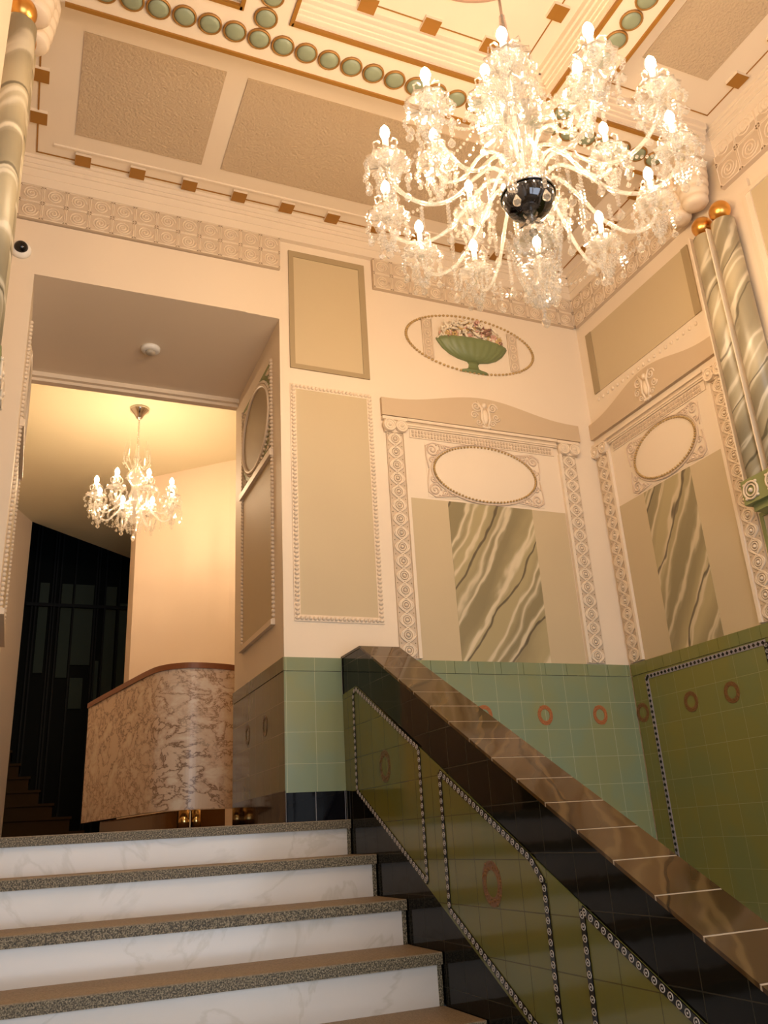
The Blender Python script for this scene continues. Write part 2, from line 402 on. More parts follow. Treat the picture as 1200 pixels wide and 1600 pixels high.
# header grooves above the doorway
m = MB(); m.prism(BK, [(-0.328, 2.0), (-0.148, 2.0), (-0.148, 4.305), (0.993, 4.305), (0.993, 4.64), (-0.328, 4.64)], 0.0, 0.010); m.fbox(BK, 0.993, 1.078, 4.305, 4.64, 0.0, 0.006); m.fbox(BK, 1.078, 1.19, 4.305, 4.64, 0.0, 0.003)
struct(m, 'trim_header', CREAM)

# ------------------------------------------------------------------ stairs
tops = [(4.037, 1.506), (3.731, 1.350), (3.430, 1.180), (3.132, 1.015), (2.830, 0.840), (2.53, 0.672), (2.23, 0.504), (1.93, 0.336), (1.63, 0.168)]
names = ['topmost marble step with dark granite nosing, flush with the doorway landing', 'white marble step with granite tread, second from the top of the flight',
         'white marble step with granite tread, third from the top of the flight', 'white marble step with granite tread, fourth from the top and tallest seen whole',
         'lowest visible step, granite tread just entering the bottom of the photo', 'marble step sixth from the top, below the visible flight', 'marble step seventh from the top, below the visible flight',
         'marble step eighth from the top, below the visible flight', 'bottom marble step at the lower floor']
for i, (y, z) in enumerate(tops):
    t = empty('stair_step', (0.58, y, z), names[i], 'stair', 'marble steps of the flight')
    yb = (tops[i-1][0] + 0.02) if i else 4.10
    zlo = tops[i+1][1] if i < 8 else 0.0
    m = MB(); m.box(-0.33, 1.497, y, yb, z-0.040, z-0.004)
    m.build('nosing', GRAN, t)
    m = MB(); m.box(-0.33, 1.497, y+0.0005, yb, z-0.004, z); m.build('tread', GRANT, t)
    m = MB(); m.box(-0.33, 1.480, y+0.018, y+0.04, zlo, z-0.040); m.build('riser', WMAR, t)
    m = MB(); m.box(1.480, 1.497, y+0.015, y+0.04, zlo, z-0.040); m.build('riser_end_strip', GRAN, t)

# ------------------------------------------------------------------ stair parapet
SL = 0.541
def capz(y): return 2.302 - SL*(3.829-y)
def beadz(y): return 2.118 - 0.533*(3.90-y)
def lowz(y): return 1.626 - 0.553*(3.934-y)
Y0 = 1.28
par = empty('stair_parapet', (1.6, 2.7, 0), 'sloping stair parapet of glossy green and black tile with brown marbled capping', 'parapet')
XW = 1.715
m = MB(); m.prism(F((0, 0, 0), (0, 1, 0), (0, 0, 1), (1, 0, 0)), [(4.098, 0), (4.098, 2.289), (3.829, 2.289), (Y0, capz(Y0)-0.0125), (Y0, 0)], 1.502, XW-0.004)
m.build('tiled_body', BT_P, par)
# green field
m = MB()
top = [(y, beadz(y)) for y in (3.90, 3.0, 2.2, Y0)]
bot = [(y, max(0.02, lowz(y))) for y in (Y0, 2.2, 3.0, 3.934)]
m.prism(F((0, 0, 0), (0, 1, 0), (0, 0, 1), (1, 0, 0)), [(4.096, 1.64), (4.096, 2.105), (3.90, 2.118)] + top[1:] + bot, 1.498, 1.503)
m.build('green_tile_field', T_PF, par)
# capping slabs, separated by pale joints
fy = F((0, 0, 0), (0, 1, 0), (0, 0, 1), (1, 0, 0))
m = MB(); m.prism(fy, [(4.098, 2.29), (4.098, 2.302), (3.829, 2.302), (3.829, 2.29)], 1.499, XW)
m.build('cap_tile', CAPM, par)
y = 3.829
while y > Y0:
    y2 = max(Y0, y-0.150)
    m = MB(); m.prism(fy, [(y, capz(y)-0.012), (y, capz(y)), (y2+0.006, capz(y2+0.006)), (y2+0.006, capz(y2+0.006)-0.012)], 1.499, XW)
    m.build('cap_tile', CAPM, par)
    y = y2
m = MB(); m.prism(fy, [(3.829, 2.290), (3.829, 2.3010), (Y0, capz(Y0)-0.0010), (Y0, capz(Y0)-0.0122)], 1.4995, XW-0.0005)
m.build('cap_joints', JOINT, par)
def chain(pts, par, fr, wdt=0.020, ring=True, step=0.029, name='bead_border', dark=BLK, ringm=RINGW, n0=0.0):
    # a black glazed strip with a row of pale eyelets along a polyline in the frame
    m = MB(); r = MB()
    for (a, b) in zip(pts[:-1], pts[1:]):
        a = Vector(a); b = Vector(b); d = (b-a); L = d.length; d.normalize(); q = Vector((-d.y, d.x))*wdt/2
        m.prism(fr, [tuple(a-q), tuple(b-q), tuple(b+q), tuple(a+q)], n0, n0+0.0035)
        k = max(1, int(L/step))
        for i in range(k):
            c = a + d*((i+0.5)*L/k)
            if ring:
                r.tube([fr.p(c.x+0.0088*math.cos(2*PI*j/10), c.y+0.0088*math.sin(2*PI*j/10), n0+0.0035) for j in range(10)], 0.0017, 4, closed=True)
                r.sphere(fr.p(c.x, c.y, n0+0.0035), 0.0030, 6, 4)
            else:
                e = 0.0105; r.prism(fr, [(c.x-e, c.y), (c.x, c.y-e), (c.x+e, c.y), (c.x, c.y+e)], n0+0.0035, n0+0.005)
    o = m.build(name, dark, par); r.build('eyelets' if ring else 'lozenges', ringm, o)
G = -1
def pf(pts): return [(-y, z) for y, z in pts]
chain(pf([(3.934, 1.63), (3.934, 2.085), (3.90, 2.105), (3.215, beadz(3.215)-0.006), (3.215, lowz(3.215)+0.02), (3.934, 1.63)]), par, PF, n0=0.004)
chain(pf([(3.04, lowz(3.04)+0.03), (3.04, beadz(3.04)-0.02), (2.45, beadz(2.45)-0.01), (2.385, beadz(2.385)-0.045), (2.38, lowz(2.38)+0.03), (3.04, lowz(3.04)+0.03)]), par, PF, n0=0.004, wdt=0.022)
chain(pf([(2.205, lowz(2.2)+0.03), (2.205, beadz(2.205)-0.012), (1.55, beadz(1.55)-0.012)]), par, PF, n0=0.004, wdt=0.022)
def wreath(fr, u, v, ru, rv, mt, parent, n=0.004, t=0.010, ground=None, name='wreath_tile'):
    m = MB(); k = 36
    outer = [(u+ru*1.06*math.cos(2*PI*i/k), v+rv*1.06*math.sin(2*PI*i/k)) for i in range(k)]
    inner = [(u+ru*0.62*math.cos(2*PI*i/k), v+rv*0.62*math.sin(2*PI*i/k)) for i in range(k)]
    m.ringprism(fr, outer, inner, n-0.003, n+0.001)
    rg = random.Random(5)
    for i in range(44):
        a = 2*PI*i/44; q = rg.uniform(0.70, 1.04); c = fr.p(u+ru*q*math.cos(a), v+rv*q*math.sin(a), n)
        m.sphere(c, t*rg.uniform(0.35, 0.6), 5, 4, fr=fr, sc=(1, 1, 0.6))
    return m.build(name, mt, parent)
wreath(PF, -3.58, 1.710, 0.058, 0.066, WREATH_O, par, 0.004, 0.011)
wreath(PF, -2.71, 1.255, 0.062, 0.068, WREATH_D, par, 0.004, 0.012)
wreath(PF, -1.75, 0.80, 0.062, 0.066, WREATH_D, par, 0.004, 0.012)

# ------------------------------------------------------------------ tile wainscots
wb = empty('tile_dado', (2.5, 4.09, 1.6), 'sea green glazed tile dado on the rear wall behind the parapet', 'tiling')
m = MB(); m.fbox(BK, 1.717, 3.328, 0.91, 2.222, 0, 0.012); m.build('tile_field', T_BK, wb)
m = MB()
u = 1.717
while u < 3.34:
    m.fbox(BK, u+0.001, min(u+0.1435, 3.326), 2.224, 2.292, 0, 0.016); u += 0.145
m.build('cap_course', T_BK, wb)
for u in (1.924, 2.31, 2.696, 3.068): wreath(BK, u, 2.0, 0.046, 0.052, WREATH, wb, 0.013, 0.010)
m = MB()
wp_ = empty('tile_dado', (1.35, 4.09, 1.6), 'small sea green tile dado with black base on the pier beside the parapet', 'tiling')
m.fbox(BK, 1.190, 1.497, 1.64, 2.222, 0, 0.012); m.fbox(BK, 1.190, 1.497, 2.224, 2.292, 0, 0.016); m.build('tile_field', T_BK, wp_)
m = MB(); m.fbox(BK, 1.190, 1.497, 1.506, 1.64, 0, 0.012); m.build('black_base', BT_B, wp_)
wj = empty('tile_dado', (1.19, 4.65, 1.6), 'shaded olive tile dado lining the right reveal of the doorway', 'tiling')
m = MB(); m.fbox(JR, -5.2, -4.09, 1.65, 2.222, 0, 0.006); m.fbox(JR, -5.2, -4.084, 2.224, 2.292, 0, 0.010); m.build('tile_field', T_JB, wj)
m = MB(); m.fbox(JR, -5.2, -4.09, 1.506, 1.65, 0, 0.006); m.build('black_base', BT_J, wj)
wreath(JR, -4.45, 2.0, 0.046, 0.052, WREATH_O, wj, 0.007, 0.008); wreath(JR, -4.83, 2.0, 0.046, 0.052, WREATH_O, wj, 0.007, 0.008)
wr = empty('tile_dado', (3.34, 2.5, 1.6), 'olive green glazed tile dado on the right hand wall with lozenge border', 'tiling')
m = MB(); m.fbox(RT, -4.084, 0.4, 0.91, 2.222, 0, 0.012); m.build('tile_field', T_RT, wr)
m = MB(); u = -4.080
while u < 0.4:
    m.fbox(RT, u+0.001, u+0.1435, 2.224, 2.292, 0, 0.016); u += 0.145
m.build('cap_course', T_RT, wr)
for yy in (4.035, 3.63, 3.33, 2.85, 2.5): wreath(RT, -yy, 2.006, 0.050, 0.052, WREATH_D, wr, 0.013, 0.009)
chain([(-3.94, 1.0), (-3.953, 2.198), (-3.05, 2.204)], wr, RT, 0.026, False, 0.030, 'lozenge_border', LILAC, BLK, 0.012)
chain([(-3.05, 2.204), (-3.05, 1.0)], wr, RT, 0.026, True, 0.029, 'bead_border', BLK, RINGW, 0.012)
chain([(-2.90, 1.0), (-2.90, 2.204), (-1.6, 2.204)], wr, RT, 0.026, True, 0.029, 'bead_border', BLK, RINGW, 0.012)
# left reveal dado
wl = empty('tile_dado', (-0.14, 4.65, 1.6), 'olive tile dado lining the left reveal of the doorway', 'tiling')
m = MB(); m.fbox(JL, 4.09, 5.2, 1.506, 2.292, 0, 0.006); m.build('tile_field', T_JB, wl)

# ------------------------------------------------------------------ plaster ornament
def spiral(mb, fr, u, v, n, R, turns=2.4, r=0.0035, cw=1, k=22):
    pts = []
    for i in range(k+1):
        t = i/k; a = t*turns*2*PI*cw; q = R*(1-0.88*t)
        pts.append(fr.p(u+q*math.cos(a), v+q*math.sin(a), n))
    mb.tube(pts, r, 4)

def frieze(fr, u0, u1, v0, v1, label, n=0.028, cw=0.121):
    t = empty('spiral_frieze', fr.p((u0+u1)/2, v0, 0), label, 'frieze', None)
    m = MB(); m.fbox(fr, u0, u1, v0, v1, 0, n); m.build('backing', FRZ, t)
    k = max(1, round((u1-u0)/cw)); du = (u1-u0)/k; dv = (v1-v0)/2
    m = MB()
    for i in range(k):
        for j in range(2):
            uc = u0+(i+.5)*du; vc = v0+(j+.5)*dv; R = min(du, dv)*0.40
            spiral(m, fr, uc, vc, n, R, 2.6, 0.0046, 1 if j else -1, 30)
            a, b = du*0.47, dv*0.47; c = R*0.30
            pts = [(uc-a+c, vc-b), (uc+a-c, vc-b), (uc+a, vc-b+c), (uc+a, vc+b-c), (uc+a-c, vc+b), (uc-a+c, vc+b), (uc-a, vc+b-c), (uc-a, vc-b+c)]
            m.tube([fr.p(p[0], p[1], n) for p in pts], 0.0040, 4, closed=True)
    stuff(m.build('spirals', CREAM_R, t))
    m = MB()
    for i in range(k+1):
        for j in range(3):
            for e in (-1, 1):
                for g in (-1, 1):
                    uu = u0+i*du+e*0.009; vv = v0+j*dv+g*0.009
                    if u0 < uu < u1 and v0 < vv < v1: m.fbox(fr, uu-0.0048, uu+0.0048, vv-0.0048, vv+0.0048, n, n+0.0015)
    stuff(m.build('hole_shade_dots', HOLE, t))  # raised brown squares painted as the shade inside pierced holes
    return t
frieze(BK, -0.268, 1.198, 4.647, 4.868, 'spiral plaster frieze above the doorway')
frieze(BK, 1.806, 3.315, 4.647, 4.868, 'spiral plaster frieze above the fruit bowl oval on the rear wall')
frieze(RT, -4.07, -2.92, 4.647, 4.868, 'short spiral frieze on right wall between rear corner and columns')
frieze(RT, -2.66, 0.3, 4.659, 4.965, 'tall spiral frieze on right wall in front of the columns', 0.03, 0.155)
frieze(LF, 2.95, 4.07, 4.647, 4.868, 'spiral frieze on left wall by the rear corner')

def pilaster(fr, u0, u1, v0, v1, strip, label):
    # strip: 'l' or 'r' side carrying a smooth cream fillet
    t = empty('guilloche_pilaster', fr.p((u0+u1)/2, v0, 0), label, 'pilaster', 'guilloche pilasters of the wall bays')
    m = MB(); m.fbox(fr, u0, u1, v0, v1, 0, 0.010); m.build('backing', FRZ, t)
    m = MB()
    if strip == 'r': m.fbox(fr, u1, u1+0.020, v0, v1, 0, 0.022)
    else: m.fbox(fr, u0-0.020, u0, v0, v1, 0, 0.022)
    m.build('fillet', CREAM, t)
    uc = (u0+u1)/2; wd = (u1-u0); k = 16; p = (v1-v0)/k
    m = MB()
    for s in (-1, 1):
        for off in (0, 0.009):
            pts = []
            for i in range(k*8+1):
                a = i/8.0
                pts.append(fr.p(uc + s*(wd*0.42-off)*math.sin(PI*a), v0+a*p, 0.013))
            m.tube(pts, 0.0048, 5)
    for i in range(k):
        vc = v0+(i+.5)*p
        m.ring(fr, uc, vc, 0.013, 0.030, 0.030, 0.0048, 16, 5)
        m.ring(fr, uc, vc, 0.014, 0.019, 0.019, 0.0045, 14, 5)
        m.sphere(fr.p(uc, vc, 0.013), 0.011, 8, 5, fr=fr)
    m.build('guilloche', CREAM_R, t)
    m = MB()
    for i in range(k+1):
        for e in (-1, 1):
            m.sphere(fr.p(uc+e*wd*0.40, min(v1-0.01, max(v0+0.01, v0+i*p)), 0.011), 0.004, 5, 3, fr=fr)
    stuff(m.build('hole_shade_dots', SAGE_D, t))  # small dark spheres stand in for shaded holes
    # ionic capital
    c = MB(); c.fbox(fr, u0-0.025, u1+0.03, v1+0.078, v1+0.098, 0, 0.030)
    c.fbox(fr, u0-0.012, u1+0.018, v1+0.0, v1+0.078, 0, 0.020)
    cap = c.build('capital', CREAM_R, t)
    c = MB()
    for q in (u0+0.016, u1-0.012):
        c.lathe(fr.p(q, v1+0.040, 0.018), [(0.041, 0), (0.041, 0.014), (0.037, 0.018)], 20, False, fr)
        c.ring(fr, q, v1+0.040, 0.037, 0.036, 0.036, 0.005, 18, 5)
        c.sphere(fr.p(q, v1+0.040, 0.036), 0.012, 8, 5, fr=fr)
        c.ring(fr, q, v1+0.040, 0.036, 0.022, 0.022, 0.003, 16, 4)
    c.build('volutes', CREAM_R, cap)
    return t

def scroll_group(m, fr, u, v, sx, sy, s, n):
    # a leafy C-scroll spandrel
    spiral(m, fr, u, v, n, 0.042*s, 1.7, 0.0065*s, sx*sy)
    spiral(m, fr, u-sx*0.070*s, v+sy*0.012*s, n, 0.026*s, 1.4, 0.0050*s, -sx*sy)
    spiral(m, fr, u+sx*0.004*s, v-sy*0.072*s, n, 0.026*s, 1.4, 0.0050*s, -sx*sy)
    m.tube([fr.p(u-sx*0.14*s, v+sy*0.030*s, n), fr.p(u-sx*0.08*s, v+sy*0.036*s, n), fr.p(u, v+sy*0.046*s, n), fr.p(u+sx*0.044*s, v+sy*0.02*s, n), fr.p(u+sx*0.044*s, v-sy*0.05*s, n), fr.p(u+sx*0.032*s, v-sy*0.13*s, n)], 0.005*s, 5)
    for a in range(5):
        m.sphere(fr.p(u-sx*(0.03+a*0.02)*s, v+sy*(0.034-0.004*a)*s, n), 0.008*s, 6, 4, fr=fr)

def oval(fr, u, v, ru, rv, rect, label, sc=1.0):
    t = empty('oval_beaded_panel', fr.p(u, v, 0), label, 'wall ornament')
    u0, u1, v0, v1 = rect
    k = 72
    el = [(u+ru*math.cos(2*PI*i/k), v+rv*math.sin(2*PI*i/k)) for i in range(k)]
    m = MB(); m.fbox(fr, u0, u1, v0, v1, 0, 0.0015); m.build('spandrel_ground', CREAM, t)
    m = MB(); m.prism(fr, el, 0.0015, 0.006); m.build('oval_field', CREAM, t)
    m = MB()
    n_ = int(PI*(ru+rv)/0.0185)
    for i in range(n_):
        a = 2*PI*i/n_
        m.sphere(fr.p(u+ru*math.cos(a), v+rv*math.sin(a), 0.012), 0.0075, 6, 4, fr=fr)
    stuff(m.build('bead_ring', BEADG, t))
    m = MB(); m.ring(fr, u, v, 0.007, ru+0.016, rv+0.016, 0.004, 60, 5)
    for sx in (-1, 1):
        for sy in (-1, 1):
            uu = u1-0.055*sc if sx > 0 else u0+0.055*sc; vv = v1-0.055*sc if sy > 0 else v0+0.055*sc
            scroll_group(m, fr, uu, vv, sx, sy, sc*1.15, 0.004)
    m.build('scroll_spandrels', BLUSH, t)
    return t

def pediment(fr, u0, u1, v0, v1, hump, label):
    t = empty('wave_pediment', fr.p((u0+u1)/2, v0, 0), label, 'pediment')
    k = 30; top = []
    for i in range(k+1):
        s = i/k
        h = v1 + hump*(0.5-0.5*math.cos(2*PI*s))**1.25 - 0.012*math.sin(PI*2*min(s, 1-s))*0
        top.append((u0+(u1-u0)*s, h))
    m = MB(); m.prism(fr, [(u0, v0), (u1, v0)] + top[::-1], 0, 0.026); m.build('plate', GREIGE, t)
    uc = (u0+u1)/2; vc = (v0+v1+hump)/2-0.004
    m = MB()
    for sx in (-1, 1):
        spiral(m, fr, uc+sx*0.058, vc+0.045, 0.028, 0.036, 1.8, 0.006, sx)
        spiral(m, fr, uc+sx*0.078, vc-0.018, 0.028, 0.028, 1.6, 0.005, -sx)
        spiral(m, fr, uc+sx*0.050, vc-0.065, 0.028, 0.022, 1.4, 0.005, sx)
        m.tube([fr.p(uc+sx*0.012, vc-0.09, 0.03), fr.p(uc+sx*0.03, vc-0.04, 0.032), fr.p(uc+sx*0.022, vc+0.03, 0.032), fr.p(uc+sx*0.05, vc+0.085, 0.03)], [0.006, 0.009, 0.009, 0.004], 6)
    m.sphere(fr.p(uc, vc-0.02, 0.024), 0.03, 10, 6, sc=(0.8, 1.8, 0.6), fr=fr)
    m.sphere(fr.p(uc, vc+0.06, 0.026), 0.018, 8, 5, sc=(1, 1.2, 0.7), fr=fr)
    for i in range(5):
        a = PI*(0.2+0.15*i); m.sphere(fr.p(uc+0.03*math.cos(a), vc-0.085-0.012*math.sin(a), 0.026), 0.011, 6, 4, fr=fr)
    m.build('scroll_cartouche', CREAM_R, t)
    return t

def entablature(fr, u0, u1, v0, v1, label):
    t = empty('entablature', fr.p((u0+u1)/2, v0, 0), label, 'moulding')
    h = v1-v0
    m = MB(); m.fbox(fr, u0, u1, v0+h*0.52, v1, 0, 0.018); m.fbox(fr, u0, u1, v0+h*0.60, v0+h*0.68, 0, 0.026); m.fbox(fr, u0, u1, v1-h*0.16, v1, 0, 0.034)
    m.fbox(fr, u0+0.02, u1-0.02, v0+h*0.0, v0+h*0.52, 0, 0.006)
    m.build('moulding', CREAM_R, t)
    m = MB(); k = int((u1-u0-0.06)/0.021)
    for i in range(k):
        for j in (0.14, 0.36):
            c = u0+0.04+i*0.021
            m.fbox(fr, c-0.0065, c+0.0065, v0+h*j-0.008, v0+h*j+0.008, 0.006, 0.012)
    stuff(m.build('block_row', FRZ, t))
    m = MB(); m.fbox(fr, u0+0.0, u1-0.0, v1-h*0.24, v1-h*0.18, 0, 0.0185); m.build('groove_shade_strip', GREIGE, t)  # taupe strip, no recess: shade of a groove put into its colour
    return t

def bay(fr, pl, pr, vtop, ped, ov, rect, sagepan, marb, vmat, side, w1, w2):
    pilaster(fr, pl[0], pl[1], 2.30, vtop, 'r', 'scroll-carved cream pilaster on the %s wall, %s' % (side, w1))
    pilaster(fr, pr[0], pr[1], 2.30, vtop, 'l', 'scroll-carved cream pilaster on the %s wall, %s' % (side, w2))
    entablature(fr, pl[1]+0.03, pr[0]-0.03, vtop-0.012, vtop+0.098, 'cream moulding with tiny block row under the %s wall pediment' % side)
    pediment(fr, ped[0], ped[1], ped[2], ped[3], ped[4], 'taupe wave-topped pediment with scroll cartouche on the %s wall' % side)
    oval(fr, *ov, rect, 'cream oval with bronze bead rim and scroll corners on the %s wall' % side, 0.85 if side == 'rear' else 0.75)
    t = empty('painted_panel', fr.p((sagepan[0]+sagepan[1])/2, 2.3, 0), 'taupe panel with grey green veined marble centre on the %s wall' % side, 'wall panel')
    m = MB(); m.fbox(fr, sagepan[0], marb[0], 2.292, sagepan[2], 0, 0.004); m.build('side_panel', SAGE, t)
    m = MB(); m.fbox(fr, marb[1], sagepan[1], 2.292, sagepan[2], 0, 0.004); m.build('side_panel', SAGE, t)
    m = MB(); m.fbox(fr, marb[0], marb[1], 2.292, sagepan[2], 0, 0.006); m.build('veined_marble', vmat, t)
bay(BK, (1.835, 1.940), (3.056, 3.165), 3.645, (1.811, 3.215, 3.752, 3.868, 0.095), (2.484, 3.442, 0.352, 0.180), (2.085, 2.885, 3.262, 3.618), (1.958, 3.030, 3.243), (2.207, 2.785), VM_B,
    'rear', 'just right of the pier panel', 'nearest the corner')
bay(RT, (-4.085, -3.972), (-3.036, -2.935), 3.645, (-4.098, -2.925, 3.785, 3.895, 0.105), (-3.478, 3.452, 0.262, 0.158), (-3.80, -3.165, 3.275, 3.617), (-3.95, -3.060, 3.263), (-3.714, -3.315), VM_R,
    'right', 'nearest the corner', 'beside the columns')

# fruit bowl medallion
t = empty('fruit_bowl_medallion', (2.48, 4.09, 4.15), 'bronze beaded oval framing a green fluted bowl heaped with flowers', 'wall ornament')
uc, vc = 2.482, 4.362
m = MB()
for i in range(92):
    a = 2*PI*i/92; tilt = 0.0
    m.sphere(BK.p(uc+0.466*math.cos(a), vc+0.206*math.sin(a), 0.006), 0.0105, 6, 4, fr=BK, sc=(1, 0.8, 0.8))
stuff(m.build('bead_ring', BEADG, t))
for s_ in (-1, 1):
    m = MB(); c = uc+s_*0.315
    m.fbox(BK, c-0.036, c+0.036, vc-0.148, vc+0.142, 0, 0.006); b = m.build('rosette_strip', FRZ, t)
    m = MB()
    for i in range(4):
        m.ring(BK, c, vc-0.11+i*0.07, 0.008, 0.022, 0.026, 0.0035, 14, 4); m.sphere(BK.p(c, vc-0.11+i*0.07, 0.008), 0.009, 6, 4, fr=BK)
    m.tube([BK.p(c-0.034, vc-0.148, 0.007), BK.p(c-0.034, vc+0.142, 0.007)], 0.0035, 4); m.tube([BK.p(c+0.034, vc-0.148, 0.007), BK.p(c+0.034, vc+0.142, 0.007)], 0.0035, 4)
    m.build('rosettes', CREAM_R, b)
# bowl: half-relief lathe with flutes
def half_lathe(mb, fr, u, v, prof, depth=0.35, seg=28, fl=0.0, nfl=0):
    vs = []; n = len(prof)
    for r, h in prof:
        for k in range(seg+1):
            a = PI*k/seg; q = r*(1+fl*abs(math.sin(nfl*a)))
            vs.append(fr.p(u+q*math.cos(a), v+h, q*math.sin(a)*depth*(1+fl*2*abs(math.sin(nfl*a)))))
    fs = []
    for i in range(n-1):
        for k in range(seg):
            fs.append((i*(seg+1)+k, i*(seg+1)+k+1, (i+1)*(seg+1)+k+1, (i+1)*(seg+1)+k))
    fs.append(tuple(range(seg+1))); fs.append(tuple((n-1)*(seg+1)+k for k in range(seg+1)))
    mb.add(vs, fs, True)
m = MB()
half_lathe(m, BK, 2.484, 4.155, [(0.105, 0.0), (0.100, 0.012), (0.070, 0.018), (0.040, 0.035), (0.034, 0.062), (0.045, 0.078)], 0.3)
half_lathe(m, BK, 2.484, 4.155, [(0.045, 0.078), (0.11, 0.090), (0.17, 0.115), (0.215, 0.150), (0.245, 0.190), (0.258, 0.213), (0.250, 0.220), (0.15, 0.222)], 0.28, 64, 0.02, 12)
m.build('fluted_bowl', URN, t)
fl = [MB() for _ in range(4)]
random.seed(3)
for i in range(150):
    a = random.uniform(-1, 1); u = 2.47+a*0.225; hmax = 0.155*math.sqrt(max(0, 1-a*a))
    v = 4.375+random.uniform(0, 1)*hmax
    k = random.choices(range(4), [6, 3 if a > -0.2 else 1, 2, 1.4 if a > 0.2 else 0.4])[0]; r = random.uniform(0.010, 0.022); n = random.uniform(0.012, 0.05)
    if random.random() < 0.45:
        d = random.uniform(0, PI)
        fl[k].sphere(BK.p(u, v, n), r, 6, 4, fr=F((0,0,0), BK.U*math.cos(d)+BK.V*math.sin(d), BK.V*math.cos(d)-BK.U*math.sin(d), BK.N), sc=(2.0, 0.5, 0.5))
    else:
        for j in range(5): fl[k].sphere(BK.p(u+r*0.7*math.cos(j*1.257), v+r*0.7*math.sin(j*1.257), n), r*0.55, 5, 4, fr=BK)
for i in range(4): stuff(fl[i].build(['cream_flowers', 'pink_flowers', 'ochre_fruit', 'dark_twigs'][i], FLOW[i], t))

# panels
def flat_frame_panel(fr, o, i, lab, fm, pm, raise_=0.010, sides_only=False):
    t = empty('wall_panel', fr.p((o[0]+o[1])/2, o[2], 0), lab, 'wall panel')
    m = MB()
    m.fbox(fr, o[0], i[0], o[2], o[3], 0, raise_); m.fbox(fr, i[1], o[1], o[2], o[3], 0, raise_)
    if not sides_only:
        m.fbox(fr, i[0], i[1], o[2], i[2], 0, raise_); m.fbox(fr, i[0], i[1], i[3], o[3], 0, raise_)
    m.build('frame', fm, t)
    m = MB(); m.fbox(fr, i[0], i[1], i[2], i[3], 0, raise_*0.5); m.build('field', pm, t)
    return t
flat_frame_panel(BK, (1.255, 1.752, 3.985, 4.809), (1.286, 1.712, 4.014, 4.768), 'upright buff panel with dark olive border, high on the pier', SAGE_D, SAGE)
flat_frame_panel(RT, (-4.005, -2.993, 4.088, 4.541), (-3.945, -3.045, 4.088, 4.541), 'buff panel with dark olive side bands above right wall pediment', SAGE_D, SAGE, sides_only=True)
t = flat_frame_panel(RT, (-2.56, -1.0, 2.5, 4.54), (-2.532, -1.03, 2.53, 4.512), 'tall buff panel with pale frame on right wall in front of columns', CREAM_R, SAGE, 0.022)
t = flat_frame_panel(RT, (-2.92, -2.56, 2.40, 2.83), (-2.90, -2.58, 2.42, 2.81), 'small olive panel under the green bracket on right wall', OLIVE, GREIGE, 0.01)
# pearl row under the right wall panel
m = MB()
for i in range(19): m.sphere(RT.p(-3.985+i*0.0515, 4.042, 0.002), 0.013, 8, 5, fr=RT, sc=(0.9, 1.1, 0.6))
thing(m, 'pearl_row', CREAM_R, 'row of small cream plaster pearls beneath right wall upper panel', 'wall ornament')

def bead_panel(fr, o, lab, bw=0.034, field=SAGE, topbar=True):
    t = empty('beaded_wall_panel', fr.p((o[0]+o[1])/2, o[2], 0), lab, 'wall panel')
    u0, u1, v0, v1 = o
    m = MB(); m.fbox(fr, u0+bw, u1-bw, v0+bw, v1-bw, 0, 0.003); m.build('field', field, t)
    m = MB(); m.fbox(fr, u0, u0+bw, v0, v1, 0, 0.005); m.fbox(fr, u1-bw, u1, v0, v1, 0, 0.005); m.fbox(fr, u0+bw, u1-bw, v0, v0+bw, 0, 0.005); m.fbox(fr, u0+bw, u1-bw, v1-bw, v1, 0, 0.005)
    b = m.build('bead_frame', CREAM_R, t)
    m = MB(); s = 0.0245
    k = int((v1-v0)/s)
    for i in range(k+1):
        v = v0+bw/2+(v1-v0-bw)*i/k
        for u in (u0+bw*0.5, u1-bw*0.5): m.sphere(fr.p(u, v, 0.006), 0.0125, 8, 5, fr=fr, sc=(1.15, 0.88, 0.9))
    k = int((u1-u0)/s)
    for i in range(1, k):
        u = u0+bw/2+(u1-u0-bw)*i/k
        for v in (v0+bw/2, v1-bw/2): m.sphere(fr.p(u, v, 0.006), 0.0125, 8, 5, fr=fr, sc=(0.88, 1.0, 0.9))
    stuff(m.build('beads', CREAM_R, b))
    return t
bead_panel(BK, (1.252, 1.757, 2.484, 3.884), 'tall sage panel with cream bead frame on the pier beside the doorway')

